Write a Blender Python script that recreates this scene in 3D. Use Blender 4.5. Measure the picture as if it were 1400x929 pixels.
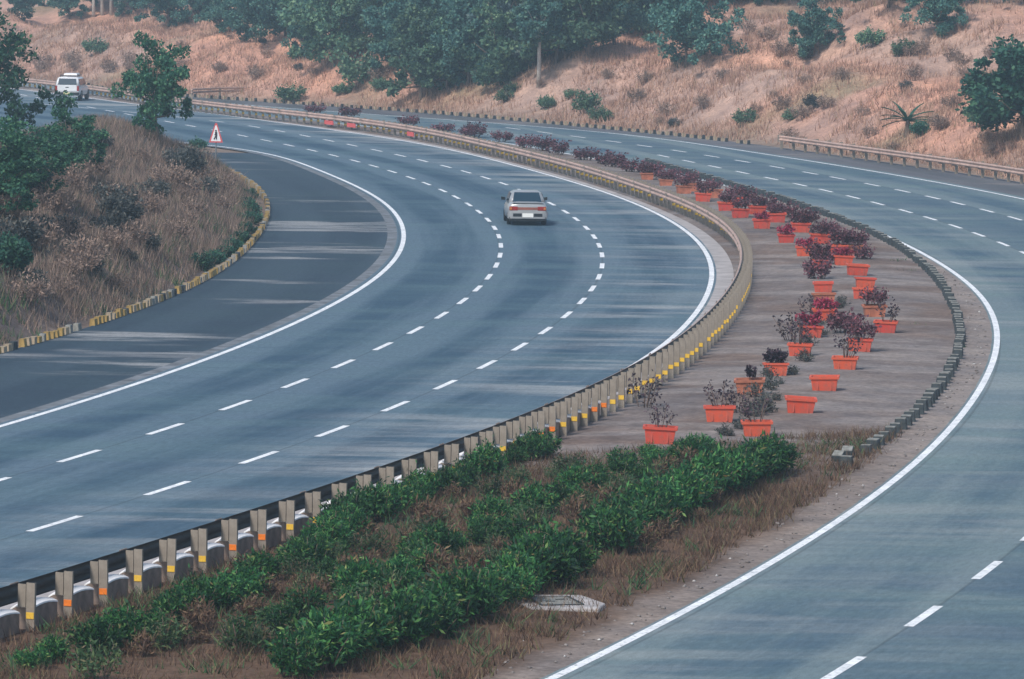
import bpy, math, random
import numpy as np
from mathutils import Vector, Matrix
A = np.array
rng = np.random.default_rng(7); random.seed(7)
S = bpy.context.scene
for o in list(bpy.data.objects): bpy.data.objects.remove(o)

# ------------------------------------------------------------------ camera
FPX, CAMH, YH, ROLL = 6818.0, 11.356, -82.1, -0.01495     # fitted from the lane widths and dash spacing
PITCH = math.atan((464.5 - YH) / FPX)
cam = bpy.data.cameras.new('camera'); camo = bpy.data.objects.new('camera', cam)
S.collection.objects.link(camo); S.camera = camo
cam.sensor_width = 36; cam.lens = FPX / 1400 * 36; cam.clip_start = 1; cam.clip_end = 6000
camo.matrix_world = (Matrix.Translation((0, 0, CAMH)) @ Matrix.Rotation(math.pi / 2 - PITCH, 4, 'X')
                     @ Matrix.Rotation(-ROLL, 4, 'Z'))
S.render.resolution_x, S.render.resolution_y = 1024, 679

# ------------------------------------------------------------------ sky, sun, exposure
SUN_EL, SUN_AZ = math.radians(48), math.radians(215)        # azimuth measured from +Y clockwise
w = bpy.data.worlds.new('World'); S.world = w; w.use_nodes = True
nt = w.node_tree; nt.nodes.clear()
sk = nt.nodes.new('ShaderNodeTexSky'); sk.sky_type = 'NISHITA'; sk.sun_disc = False
sk.sun_elevation = SUN_EL; sk.sun_rotation = SUN_AZ; sk.air_density = 1.3; sk.dust_density = 1.5
bg = nt.nodes.new('ShaderNodeBackground'); bg.inputs[1].default_value = 0.115
ow = nt.nodes.new('ShaderNodeOutputWorld')
nt.links.new(sk.outputs[0], bg.inputs[0]); nt.links.new(bg.outputs[0], ow.inputs[0])
sl = bpy.data.lights.new('sun', 'SUN'); sl.energy = 2.4; sl.angle = math.radians(10); sl.color = (1, .93, .86)
so = bpy.data.objects.new('sun', sl); S.collection.objects.link(so)
sd = Vector((math.sin(SUN_AZ) * math.cos(SUN_EL), math.cos(SUN_AZ) * math.cos(SUN_EL), math.sin(SUN_EL)))
so.rotation_euler = (-sd).to_track_quat('-Z', 'Y').to_euler()
vs = S.view_settings; vs.view_transform = 'Standard'; vs.look = 'None'; vs.gamma = 1; vs.exposure = 0.46
vs.use_curve_mapping = False

# ------------------------------------------------------------------ pixel -> place
def ray(px, py):
    x = (px - 700) / FPX; y = (py - 464.5) / FPX
    c, s = math.cos(ROLL), math.sin(ROLL); x, y = c * x - s * y, s * x + c * y
    return A([x, math.cos(PITCH) - y * math.sin(PITCH), -math.sin(PITCH) - y * math.cos(PITCH)])
def G(px, py, z=0.0):
    d = ray(px, py); t = (z - CAMH) / d[2]
    return A([d[0] * t, d[1] * t])
def sm(x, a, b):
    t = np.clip((x - a) / (b - a), 0, 1); return t * t * (3 - 2 * t)
class Crv:
    """a smooth line on the ground, x = g(Y), straight beyond the measured ends"""
    def __init__(s, pix, z=0, lam=2e4, Y=(-80, 700), raw=None):
        g = A(raw) if raw is not None else A([G(*p, z) for p in pix])
        g = g[g[:, 1].argsort()]
        s.data = g; s.a = math.floor(g[0, 1]) - 2; n = int(math.ceil(g[-1, 1])) + 3 - s.a
        M = np.zeros((n, n)); r = np.zeros(n)
        for x, y in g:
            k = int(y - s.a); f = y - s.a - k
            v = ((k, 1 - f), (k + 1, f))
            for i, wi in v:
                r[i] += wi * x
                for j, wj in v: M[i, j] += wi * wj
        D = np.diff(np.eye(n), 3, axis=0); M += lam * D.T @ D
        h = np.linalg.solve(M, r); b = s.a + n - 1
        ys = np.arange(s.a, s.a + n, dtype=float)
        m0 = (h[4] - h[0]) / 4; m1 = (h[-1] - h[-5]) / 4
        s.ys = np.concatenate([[s.a - 2000], ys, [b + 3000]])
        s.xs = np.concatenate([[h[0] - 2000 * m0], h, [h[-1] + 3000 * m1]])
        s.lo, s.hi = g[0, 1], g[-1, 1]
    def __call__(s, Y): return np.interp(Y, s.ys, s.xs)
    def slope(s, Y): return (s(Y + 1.5) - s(Y - 1.5)) / 3
    def d(s, x, Y): return (x - s(Y)) / np.sqrt(1 + s.slope(Y) ** 2)
    def walk(s, Y0, Y1, step, off=0.0):
        """points every `step` metres: (x, y), tangent"""
        yy = np.arange(Y0, Y1, 0.25); p = np.stack([s(yy), yy], 1)
        L = np.concatenate([[0], np.cumsum(np.linalg.norm(np.diff(p, axis=0), axis=1))])
        t = np.arange(0, L[-1], step); y = np.interp(t, L, yy)
        out = []
        for v in y:
            m = s.slope(v); q = math.hypot(1, m)
            T = A([m / q, 1 / q]); N = A([T[1], -T[0]])
            out.append((A([s(v), v]) + N * off, T, N))
        return out
L0p = [(0,583.5),(217.5,515),(350,465),(472.5,407),(530,367),(551,332),(550,314.5),(536,287),(510,267),(470,246),(435,232),(387.5,220),(350,208),(312.5,200),(162,188.5)]
D1p = [(109,624),(225,587),(324,554.5),(404,524.5),(467.5,498),(524,474),(569,452),(604.5,431.5),(632,412),(652.5,395),(669,379),(678,363),(684,349.5),(684.5,336),(682.5,323.5),(676,312),(667.5,301),(654,290),(641,280),(624,270),(604.5,261),(584,251.5),(561,243.5),(536,235),(512,227.5),(485,220.5),(456,213),(426,206),(396,199),(364.5,192.5),(330.5,186),(261,172.5)]
D2p = [(76,716.5),(228,668),(354,626),(455,590),(541,556),(609,526.5),(666,499),(710.5,474.5),(746,452.5),(775,431),(795,412),(810.5,395),(819,379),(823,364),(823,349),(819.5,336),(812,324),(801.5,312),(788,300),(772.5,290),(755,279),(735,270),(713,261),(689,251.5),(664,243.5),(637.5,235.5),(609,228),(578,220),(548,213),(516,206),(481,199),(450,192.5),(415,186),(379,179.5),(344,173.5),(303,166.5),(266,161),(152,153.5),(119,147.5)]
L3p = [(825,525),(850,510),(915,464),(950,429.5),(967.5,402),(973,379.5),(971,359.5),(955,332),(917.5,303),(872.5,281),(812.5,258),(725,233),(700,226),(612.5,205),(545,191),(450,178),(350,164),(300,157),(260,151)]
R0p = [(751,929),(882.5,867),(965,819.5),(1050,771),(1112.5,734.5),(1172,695),(1265,624),(1315,564),(1350,511.5),(1364,474),(1356,432),(1340,402),(1300,371),(1250,341),(1187.5,313),(1125,289.5),(1050,269.5)]
R1p = [(1152.5,914.5),(1264,843),(1349.5,780),(1371,334),(1339,321),(1306,310),(1272.5,299),(1236,289),(1200,278.5),(1168,270),(1129.5,261),(1092,253),(1055,244.5)]
R2p = [(1389,299),(1350,288.5),(1309,278.5),(1275,270.5),(1234,261.5),(1192,253),(1149,244),(1104,237),(1062,229),(1017,221),(971,214),(928,207),(884,200),(837,194),(790,187.5)]
R3p = [(1400,273),(1337.5,259.5),(1275,249.5),(1175,232),(1150,226),(1050,212.5),(925,194),(825,180.5),(700,171)]
railp = [(0,814),(95,784),(185,754.5),(350,703),(512,649),(590,621.5),(682,586.5),(775,550),(825,528),(855,513),(912,483),(937,466),(970,437),(1000,407),(1020,374.5),(1027,352),(1020,327),(1000,304.5),(950,274),(875,249.5),(825,231),(700,200),(600,179),(525,165),(350,146),(262,136),(120,116),(25,106)]
stonep = [(1155,640),(1187,622),(1215,602),(1245,577),(1270,553),(1290,525),(1305,500),(1312,470),(1310,440),(1297,410),(1275,380),(1245,352),(1210,330),(1170,312),(1130,297),(1090,282),(1055,272),(1030,264)]
lkerbp = [(0,483),(97,455),(130,444),(240,402),(285,383),(325,350),(355,320),(366,292),(357,265),(330,245),(310,235)]
fkerbp = [(300,139),(420,142),(480,146),(620,159),(700,165),(800,175),(900,184),(1000,193),(1050,203),(1150,215),(1250,229),(1400,252)]
cL0, cD1, cD2, cL3 = Crv(L0p), Crv(D1p), Crv(D2p), Crv(L3p)
cRail, cSt, cLK, cFK = Crv(railp, .78), Crv(stonep), Crv(lkerbp), Crv(fkerbp)
cR0, cR1 = Crv(R0p), Crv(R1p)
def off_raw(c, o, Ys): return [(c(y) + o * math.sqrt(1 + c.slope(y) ** 2), y) for y in Ys]
cL3 = Crv(None, raw=[tuple(p) for p in cL3.data] + off_raw(cRail, -1.95, range(78, 114, 6)) + off_raw(cRail, -1.1, range(336, 374, 6)))
if 0: pass   # hidden behind the rail there
cR2 = Crv(None, raw=[tuple(G(*p)) for p in R2p] + off_raw(cR0, 7.5, range(70, 200, 8)))
cR3 = Crv(None, raw=[tuple(G(*p)) for p in R3p] + off_raw(cR0, 11.4, range(70, 200, 8)) + off_raw(cRail, 4.6, range(346, 382, 6)))
_fk = [tuple(p) for p in cFK.data] + off_raw(cR3, 4.2, range(70, 225, 8)) + off_raw(cRail, 6.2, range(350, 382, 6))
cFK = Crv(None, raw=_fk)
cR0 = Crv(None, raw=[tuple(p) for p in cR0.data] + off_raw(cR3, -11.3, range(240, 292, 8)) + off_raw(cRail, 1.3, range(326, 382, 6)))
def leftEdge(Y): return np.minimum(cL0(Y), np.where(Y > 262, cL3(Y) - 11.6 * np.sqrt(1 + cL3.slope(Y) ** 2) * sm(Y, 262, 300) + 60 * (1 - sm(Y, 262, 300)), 1e3))

# ------------------------------------------------------------------ terrain height
def vnoise(x, y, seed=0):
    def h(i, j): 
        n = np.sin(i * 127.1 + j * 311.7 + seed * 74.7) * 43758.5453; return n - np.floor(n)
    i, j = np.floor(x), np.floor(y); u, v = x - i, y - j; u = u * u * (3 - 2 * u); v = v * v * (3 - 2 * v)
    return (h(i, j) * (1 - u) + h(i + 1, j) * u) * (1 - v) + (h(i, j + 1) * (1 - u) + h(i + 1, j + 1) * u) * v
def fbm(x, y, seed=0): return sum(vnoise(x * 2 ** k, y * 2 ** k, seed + k) * .5 ** k for k in range(4)) / 1.875
def terrain(x, Y):
    x = np.asarray(x, float); Y = np.asarray(Y, float)
    d = cFK.d(x, Y) - 1.0                                   # hill outside the far shoulder
    n = fbm(x * .07, Y * .07, 3) - .5; n2 = fbm(x * .3, Y * .3, 9) - .5; n3 = fbm(x * .16, Y * .16, 14) - .5
    dd = np.clip(d + n * 6 * sm(d, 2, 12), 0, None)
    hill = (3.6 * sm(dd, 0, 9) + .07 * dd + 3.2 * sm(dd, 11, 23) + 2.4 * sm(dd, 27, 42) + 7 * sm(dd, 45, 110))
    hill = hill * (.85 + .5 * n) + (n2 * 1.3 + n3 * 1.8) * sm(dd, 1, 6)
    hill *= sm(Y, 95, 190) * np.where(d > 0, 1, 0)
    dl = -cLK.d(x, Y) - .25                                  # bank inside the bend
    m = fbm(x * .16, Y * .1, 5) - .5
    win = sm(Y, 70, 130) * (1 - sm(Y, 222, 268))
    bank = (1.1 * sm(dl, 0, 2.2) + 1.5 * sm(dl, 1, 7) - .9 * sm(dl, 6, 13) * sm(Y, 150, 200)) * win * (1 + .7 * m) + n2 * 1.1 * sm(dl, .3, 3) * win
    bank = bank * np.where(dl > 0, 1, 0)
    return -.06 + np.maximum(hill, 0) + np.maximum(bank, 0)
def hit(px, py):
    """where the sight line meets the terrain"""
    d = ray(px, py); t = np.arange(70, 900, .25)
    p = d[None] * t[:, None]; z = terrain(p[:, 0], p[:, 1]); k = np.argmax(CAMH + p[:, 2] <= z)
    if CAMH + p[k, 2] > z[k]: k = len(t) - 1
    return A([p[k, 0], p[k, 1], z[k]])

# ------------------------------------------------------------------ helpers
def link(o): S.collection.objects.link(o); return o
class MB:
    def __init__(s): s.v = []; s.f = []; s.m = []
    def add(s, vs, fs, mi=0):
        b = len(s.v); s.v += [tuple(map(float, v)) for v in vs]; s.f += [tuple(b + i for i in f) for f in fs]; s.m += [mi] * len(fs)
    def box(s, c, size, rz=0, mi=0, taper=1.0, rx=0):
        x, y, z = [k / 2 for k in size]; out = []
        for sx, sy, sz in ((-1,-1,-1),(1,-1,-1),(1,1,-1),(-1,1,-1),(-1,-1,1),(1,-1,1),(1,1,1),(-1,1,1)):
            k = taper if sz > 0 else 1; p = Vector((sx * x * k, sy * y * k, sz * z))
            p.rotate(Matrix.Rotation(rx, 3, 'X')); p.rotate(Matrix.Rotation(rz, 3, 'Z')); out.append(p + Vector(c))
        s.add(out, ((3,2,1,0),(4,5,6,7),(0,1,5,4),(1,2,6,5),(2,3,7,6),(3,0,4,7)), mi)
    def tube(s, pts, rad, n=6, mi=0, cap=True):
        pts = [Vector(p) for p in pts]; rings = []
        for i, p in enumerate(pts):
            t = (pts[min(i + 1, len(pts) - 1)] - pts[max(i - 1, 0)]).normalized()
            a = t.cross(Vector((0, 0, 1))) if abs(t.z) < .9 else t.cross(Vector((1, 0, 0))); a.normalize(); b = t.cross(a)
            r = rad[i] if hasattr(rad, '__len__') else rad
            rings.append([p + (a * math.cos(k * 2 * math.pi / n) + b * math.sin(k * 2 * math.pi / n)) * r for k in range(n)])
        s.loft(rings, mi, cap)
    def loft(s, rings, mi=0, cap=True):
        n = len(rings[0]); fs = []
        for i in range(len(rings) - 1):
            for k in range(n):
                j = (k + 1) % n; fs.append((i * n + k, i * n + j, (i + 1) * n + j, (i + 1) * n + k))
        if cap: fs.append(tuple(range(n))[::-1]); fs.append(tuple(range((len(rings) - 1) * n, len(rings) * n)))
        s.add([v for r in rings for v in r], fs, mi)
    def build(s, name, mats, parent=None, smooth=False, bevel=0):
        me = bpy.data.meshes.new(name); me.from_pydata(s.v, [], s.f)
        for m in (mats if isinstance(mats, (list, tuple)) else [mats]): me.materials.append(m)
        me.polygons.foreach_set('material_index', s.m)
        if smooth: me.polygons.foreach_set('use_smooth', [True] * len(s.f))
        me.update()
        o = link(bpy.data.objects.new(name, me)); o.parent = parent
        if bevel:
            b = o.modifiers.new('bevel', 'BEVEL'); b.width = bevel; b.segments = 2; b.limit_method = 'ANGLE'
        return o
def npmesh(name, V, F, mat, parent=None, col=None, uv=None):
    """V (n,3), F (m,k) with k = 3 or 4"""
    me = bpy.data.meshes.new(name); m, k = F.shape
    me.vertices.add(len(V)); me.vertices.foreach_set('co', V.astype(np.float32).ravel())
    me.loops.add(m * k); me.loops.foreach_set('vertex_index', F.astype(np.int32).ravel())
    me.polygons.add(m); me.polygons.foreach_set('loop_start', np.arange(0, m * k, k, dtype=np.int32))
    me.polygons.foreach_set('loop_total', np.full(m, k, np.int32))
    if col is not None:
        ca = me.color_attributes.new('zone', 'FLOAT_COLOR', 'POINT'); ca.data.foreach_set('color', col.astype(np.float32).ravel())
    if uv is not None:
        ul = me.uv_layers.new(name='UVMap'); ul.data.foreach_set('uv', uv[F.ravel()].astype(np.float32).ravel())
    me.update(calc_edges=True); me.validate()
    me.materials.append(mat)
    o = link(bpy.data.objects.new(name, me)); o.parent = parent
    return o
def tag(o, label, cat, group=None):
    o['label'] = label; o['category'] = cat
    if group: o['group'] = group
    return o
def kind(o, k): o['kind'] = k; return o
def empty(name, loc, rz=0):
    o = link(bpy.data.objects.new(name, None)); o.location = tuple(float(v) for v in loc); o.rotation_euler = (0, 0, rz); o.empty_display_size = .3
    return o
def copytree(o, parent=None):
    c = link(o.copy()); c.parent = parent
    for ch in o.children: copytree(ch, c)
    return c

# ------------------------------------------------------------------ materials
class N:
    def __init__(s, name, rough=.8):
        s.m = bpy.data.materials.new(name); s.m.use_nodes = True; s.t = s.m.node_tree
        s.b = s.t.nodes['Principled BSDF']; s.b.inputs['Roughness'].default_value = rough
        s.b.inputs['Specular IOR Level'].default_value = .3
    def n(s, ty, **kw):
        x = s.t.nodes.new(ty)
        for k, v in kw.items(): setattr(x, k, v)
        return x
    def l(s, a, b): s.t.links.new(a, b)
    def coord(s, which='Object', scale=(1, 1, 1)):
        t = s.n('ShaderNodeTexCoord'); mp = s.n('ShaderNodeMapping'); mp.inputs['Scale'].default_value = scale
        s.l(t.outputs[which], mp.inputs['Vector']); return mp.outputs[0]
    def noise(s, vec, scale, detail=4, rough=.6):
        x = s.n('ShaderNodeTexNoise'); x.inputs['Scale'].default_value = scale; x.inputs['Detail'].default_value = detail
        x.inputs['Roughness'].default_value = rough
        if vec is not None: s.l(vec, x.inputs['Vector'])
        return x.outputs['Fac']
    def ramp(s, fac, stops):
        r = s.n('ShaderNodeValToRGB'); e = r.color_ramp.elements
        while len(e) < len(stops): e.new(.5)
        for k, (p, c) in enumerate(stops):
            e[k].position = p; e[k].color = (*(c if hasattr(c, '__len__') else (c, c, c)), 1)
        s.l(fac, r.inputs[0]); return r.outputs[0]
    def mix(s, fac, a, b, mode='MIX'):
        x = s.n('ShaderNodeMix', data_type='RGBA', blend_type=mode)
        for v, i in ((fac, 0), (a, 6), (b, 7)):
            if hasattr(v, 'links'): s.l(v, x.inputs[i])
            elif i == 0: x.inputs[0].default_value = v
            else: x.inputs[i].default_value = (*v, 1)
        return x.outputs[2]
    def math(s, op, a, b=None):
        x = s.n('ShaderNodeMath', operation=op)
        for v, i in ((a, 0), (b, 1)):
            if v is None: continue
            if hasattr(v, 'links'): s.l(v, x.inputs[i])
            else: x.inputs[i].default_value = v
        return x.outputs[0]
    def bump(s, h, dist=.02, strength=.5):
        x = s.n('ShaderNodeBump'); x.inputs['Strength'].default_value = strength; x.inputs['Distance'].default_value = dist
        s.l(h, x.inputs['Height']); s.l(x.outputs[0], s.b.inputs['Normal'])
    def col(s, c):
        if hasattr(c, 'links'): s.l(c, s.b.inputs['Base Color'])
        else: s.b.inputs['Base Color'].default_value = (*c, 1)
        return s
def plain(name, c, rough=.6, var=.25, scale=6, metal=0):
    k = N(name, rough); v = k.coord(); f = k.noise(v, scale)
    k.col(k.ramp(f, [(.3, tuple(x * (1 - var) for x in c)), (.7, tuple(x * (1 + var) for x in c))]))
    k.b.inputs['Metallic'].default_value = metal
    return k.m
def leafmat(name, stops, rough=.6, trans=.25, objvar=.25):
    k = N(name, rough); g = k.n('ShaderNodeNewGeometry'); oi = k.n('ShaderNodeObjectInfo')
    c = k.ramp(g.outputs['Random Per Island'], stops)
    v = k.math('ADD', k.math('MULTIPLY', oi.outputs['Random'], objvar * 2), 1 - objvar)
    hs = k.n('ShaderNodeHueSaturation'); k.l(c, hs.inputs['Color']); k.l(v, hs.inputs['Value'])
    k.col(hs.outputs[0])
    if trans:
        tr = k.n('ShaderNodeBsdfTranslucent'); k.l(hs.outputs[0], tr.inputs[0]); mx = k.n('ShaderNodeMixShader'); mx.inputs[0].default_value = trans
        out = k.t.nodes['Material Output']; k.l(k.b.outputs[0], mx.inputs[1]); k.l(tr.outputs[0], mx.inputs[2]); k.l(mx.outputs[0], out.inputs[0])
    return k.m
def roadmat(name, base, dusty, dark, dustside, lanes=None, patchy=0.0):
    """asphalt: u = metres from a dashed line, v = metres along; wheel tracks, cross streaks, lane joints"""
    k = N(name, .92); k.b.inputs['Specular IOR Level'].default_value = .12
    uv = k.n('ShaderNodeUVMap'); sep = k.n('ShaderNodeSeparateXYZ'); k.l(uv.outputs[0], sep.inputs[0]); u = sep.outputs[0]
    def mapped(a, b):
        m = k.n('ShaderNodeMapping'); m.inputs['Scale'].default_value = (a, b, 1); k.l(uv.outputs[0], m.inputs[0]); return m.outputs[0]
    streak = k.noise(mapped(.12, .42), 1, 6, .66); along = k.noise(mapped(.28, .012), 2.2, 5, .6); patch = k.noise(mapped(.06, .16), 1, 3, .5)
    tint = k.noise(mapped(.12, .22), 1.3, 4, .6)
    fine = k.noise(uv.outputs[0], 40, 2, .6)
    track = k.math('COSINE', k.math('MULTIPLY', k.math('SUBTRACT', u, .1), 2 * math.pi / 3.75))  # darker, polished middle of each lane
    t = k.math('ADD', k.math('MULTIPLY', track, .13), along)
    c = k.mix(k.ramp(t, [(.36, 0), (.58, 1)]), dark, base)
    if lanes:                                                              # lanes resurfaced in a darker mix
        for lo, hi, f in lanes:
            m = k.math('MULTIPLY', k.math('GREATER_THAN', u, lo), k.math('LESS_THAN', u, hi))
            c = k.mix(k.math('MULTIPLY', m, f), c, dark)
    c = k.mix(k.ramp(tint, [(.42, 0), (.7, .55)]), c, (base[0] * 1.02, base[1] * 1.12, base[2] * .98))
    side = k.math('ADD', k.math('MULTIPLY', u, .12 * dustside), .22)       # dust gathers towards one edge
    dm = k.math('MULTIPLY', k.ramp(streak, [(.46, 0), (.60, 1)]), side)
    dm = k.math('MULTIPLY', dm, k.ramp(patch, [(.36, .35), (.58, 1.5)]))
    if patchy: dm = k.math('MULTIPLY', k.ramp(streak, [(.47, 0), (.56, 1)]), k.ramp(patch, [(.56, 0), (.62, patchy)]))
    cl = k.n('ShaderNodeClamp'); k.l(dm, cl.inputs[0])
    c = k.mix(cl.outputs[0], c, dusty)
    dk = k.noise(mapped(.10, .6), 1.7, 5, .7); c = k.mix(k.ramp(dk, [(.52, 0), (.74, .4)]), c, dark)
    fr = k.math('ABSOLUTE', k.math('SUBTRACT', k.math('FRACT', k.math('ADD', k.math('DIVIDE', u, 3.75), .5)), .5))
    jn = k.math('MULTIPLY', k.math('LESS_THAN', fr, .008), 0 if patchy else .3); c = k.mix(jn, c, (.03, .035, .04))
    grain = k.noise(mapped(1, .25), 9, 4, .75); c = k.mix(1.0, c, k.ramp(grain, [(.3, .82), (.7, 1.18)]), 'MULTIPLY')
    c = k.mix(.4, c, k.mix(1.0, c, k.ramp(fine, [(.3, .5), (.7, 1.5)]), 'MULTIPLY'))
    k.col(c); k.bump(fine, .006, .35); return k.m
def zonemat(name):
    """earth and dry grass: the painted zone colour broken up by noise"""
    k = N(name, .95); k.b.inputs['Specular IOR Level'].default_value = .1
    a = k.n('ShaderNodeVertexColor', layer_name='zone'); v = k.coord('Object')
    v2 = k.coord('Object', (.9, 1.1, 1.1))
    n1 = k.noise(v, .35, 6, .65); n2 = k.noise(v2, 1.1, 8, .72); n3 = k.noise(v, 7, 4, .7)
    c = k.mix(1, a.outputs[0], k.ramp(n1, [(.3, (.72, .74, .78)), (.7, (1.25, 1.2, 1.12))]), 'MULTIPLY')
    c = k.mix(1, c, k.ramp(n2, [(.3, .72), (.7, 1.25)]), 'MULTIPLY')
    c = k.mix(.6, c, k.mix(1, c, k.ramp(n3, [(.35, .55), (.68, 1.4)]), 'MULTIPLY'))
    k.col(c); k.bump(k.math('ADD', n2, k.math('MULTIPLY', n3, .4)), .06, .7); return k.m
def wornpaint():
    k = N('road_paint', .6); v = k.coord('Object'); n1 = k.noise(v, 1.1, 6, .75); n2 = k.noise(v, 9, 4, .7)
    c = k.mix(k.ramp(n1, [(.36, 0), (.62, 1)]), (.66, .68, .69), (.90, .91, .91))
    k.col(k.mix(k.ramp(n2, [(.34, .8), (.47, 0)]), c, (.20, .23, .25))); return k.m
def dirtypot():
    k = N('orange_plastic', .6); v = k.coord('Object'); g = k.n('ShaderNodeObjectInfo'); n1 = k.noise(v, 4, 5, .7)
    c = k.mix(g.outputs['Random'], (.56, .060, .046), (.64, .105, .048))
    k.col(k.mix(k.ramp(n1, [(.44, 0), (.72, .8)]), c, (.30, .12, .09))); return k.m
M = dict(
    road=roadmat('asphalt', (.098, .150, .194), (.30, .32, .325), (.042, .083, .124), 1),
    road2=roadmat('asphalt_outer', (.140, .188, .210), (.28, .305, .30), (.062, .108, .148), -.25, [(0, 3.75, .75)]),
    shoulder=roadmat('shoulder_asphalt', (.046, .072, .098), (.25, .26, .265), (.034, .056, .080), 0, None, 1.0),
    shoulder2=roadmat('dusty_shoulder', (.125, .125, .140), (.22, .20, .19), (.085, .092, .105), 0, None, .8),
    earth=zonemat('dry_earth'),
    paint=wornpaint(),
    concrete=plain('concrete', (.36, .34, .33), .85, .3, 3),
    dirtyconc=plain('dirty_concrete', (.23, .175, .145), .9, .35, 4),
    apron=plain('concrete_apron', (.36, .335, .325), .85, .28, 1.2),
    joint=plain('worn_joint', (.15, .165, .18), .9, .5, 1.6),
    cap=plain('white_paint', (.80, .80, .80), .6, .06, 8),
    kerbblack=plain('black_painted_stone', (.035, .045, .05), .7, .4, 9),
    stonegrey=plain('grey_stone', (.22, .22, .20), .85, .4, 9),
    kerbyellow=plain('yellow_painted_stone', (.34, .23, .075), .75, .45, 5),
    kerbpale=plain('faded_painted_stone', (.36, .29, .20), .8, .4, 5),
    post=plain('weathered_post', (.26, .225, .185), .7, .25, 5),
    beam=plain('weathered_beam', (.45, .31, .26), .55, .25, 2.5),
    beamback=plain('shaded_dirty_beam_back', (.022, .026, .032), .55, .4, 4),  # rear of the rail: its shade and dirt painted in as near-black
    refl=plain('yellow_reflector', (.80, .50, .06), .45, .12, 12),
    reflo=plain('orange_reflector', (.85, .22, .03), .45, .2, 12),
    redplate=plain('red_plate', (.62, .10, .10), .5, .2, 6),
    pot=dirtypot(),
    potdull=plain('faded_orange_plastic', (.42, .15, .09), .65, .35, 3),
    soil=plain('soil', (.10, .065, .045), .95, .4, 9),
    bark=plain('bark', (.13, .10, .08), .9, .3, 8),
    palebark=plain('pale_bark', (.42, .38, .34), .9, .25, 5),
    twig=plain('twig', (.17, .12, .10), .9, .3, 12),
    leaf=leafmat('shrub_leaf', [(0, (.006, .036, .018)), (.5, (.018, .095, .034)), (.85, (.060, .20, .050)), (.97, (.17, .29, .08)), (1, (.22, .13, .06))], trans=.3, objvar=.4),
    leaf2=leafmat('pale_shrub_leaf', [(0, (.020, .050, .026)), (.5, (.050, .105, .045)), (.85, (.11, .16, .065)), (1, (.17, .11, .07))], objvar=.35),
    treeleaf=leafmat('tree_leaf', [(0, (.010, .055, .045)), (.55, (.024, .110, .075)), (1, (.075, .19, .10))], objvar=.3),
    woodleaf=leafmat('wood_leaf', [(0, (.024, .090, .088)), (.55, (.058, .165, .145)), (1, (.14, .26, .18))], objvar=.35),
    dryleaf=leafmat('dry_leaf', [(0, (.13, .10, .085)), (.5, (.25, .18, .145)), (1, (.38, .27, .21))], trans=.15),
    purple=leafmat('purple_leaf', [(0, (.050, .022, .034)), (.5, (.115, .050, .068)), (.85, (.20, .085, .105)), (1, (.38, .11, .13))], trans=.2),
    red=leafmat('red_leaf', [(0, (.10, .015, .04)), (.5, (.30, .03, .07)), (1, (.55, .07, .13))], trans=.2),
    darkpurple=leafmat('dark_leaf', [(0, (.018, .014, .022)), (.6, (.045, .028, .042)), (1, (.10, .055, .07))], trans=.15),
    airyleaf=leafmat('airy_tree_leaf', [(0, (.014, .070, .050)), (.55, (.036, .140, .085)), (1, (.11, .25, .12))], trans=.35),
    scrub=leafmat('scrub_leaf', [(0, (.030, .045, .048)), (.5, (.075, .088, .085)), (1, (.17, .165, .14))], objvar=.35),
    woodleaf2=leafmat('olive_wood_leaf', [(0, (.035, .095, .070)), (.55, (.080, .175, .110)), (1, (.18, .27, .14))], objvar=.35),
    woodleaf3=leafmat('grey_wood_leaf', [(0, (.035, .075, .085)), (.55, (.085, .145, .145)), (1, (.18, .23, .20))], objvar=.35),
    weedleaf=leafmat('dull_weed_leaf', [(0, (.035, .045, .045)), (.5, (.085, .095, .085)), (1, (.17, .16, .14))]),
    straw=leafmat('straw', [(0, (.21, .125, .10)), (.5, (.43, .26, .185)), (.93, (.60, .40, .29)), (1, (.24, .22, .12))], .8, .2, 0),
    strawgrey=leafmat('grey_straw', [(0, (.09, .070, .060)), (.5, (.25, .18, .145)), (.9, (.44, .32, .25)), (1, (.10, .15, .07))], .8, .2, 0),
    strawbrown=leafmat('brown_straw', [(0, (.055, .034, .028)), (.5, (.14, .080, .052)), (.85, (.24, .16, .10)), (1, (.12, .15, .06))], .8, .2, 0),
    greenblade=leafmat('green_blade', [(0, (.02, .06, .03)), (.6, (.05, .13, .05)), (1, (.14, .2, .08))], .7, .2, 0),
)

# ------------------------------------------------------------------ ground and hills: one sheet to the horizon
def axis(a, b, step, far):
    mid = np.arange(a, b + .01, step); out = [mid[-1]]; s = step
    r = []
    while out[-1] < far: s *= 1.28; out.append(out[-1] + s)
    lo = [mid[0]]; s = step
    while lo[-1] > -far: s *= 1.28; lo.append(lo[-1] - s)
    return np.concatenate([lo[:0:-1], mid, out[1:]])
xs, ys = axis(-80, 75, .7, 2600), axis(70, 420, .9, 2600)
X, Y = np.meshgrid(xs, ys); Z = terrain(X, Y)
nx, ny = len(xs), len(ys)
idx = np.arange(nx * ny).reshape(ny, nx)
F = np.stack([idx[:-1, :-1], idx[:-1, 1:], idx[1:, 1:], idx[1:, :-1]], -1).reshape(-1, 4)
x, y = X.ravel(), Y.ravel(); dh = cFK.d(x, y); dl = -cLK.d(x, y)
pink = A([.53, .295, .215]); grey = A([.40, .275, .225]); olive = A([.21, .19, .115]); verge = A([.25, .19, .15]); bankc = A([.12, .10, .095]); bankg = A([.05, .07, .05])
def lerp(a, b, t): return a * (1 - t[:, None]) + b * t[:, None]
col = np.tile(verge, (len(x), 1))
hz = sm(dh, 1, 4)
hc = lerp(np.tile(pink, (len(x), 1)), grey, sm(fbm(x * .06, y * .06, 11), .42, .66))
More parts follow.
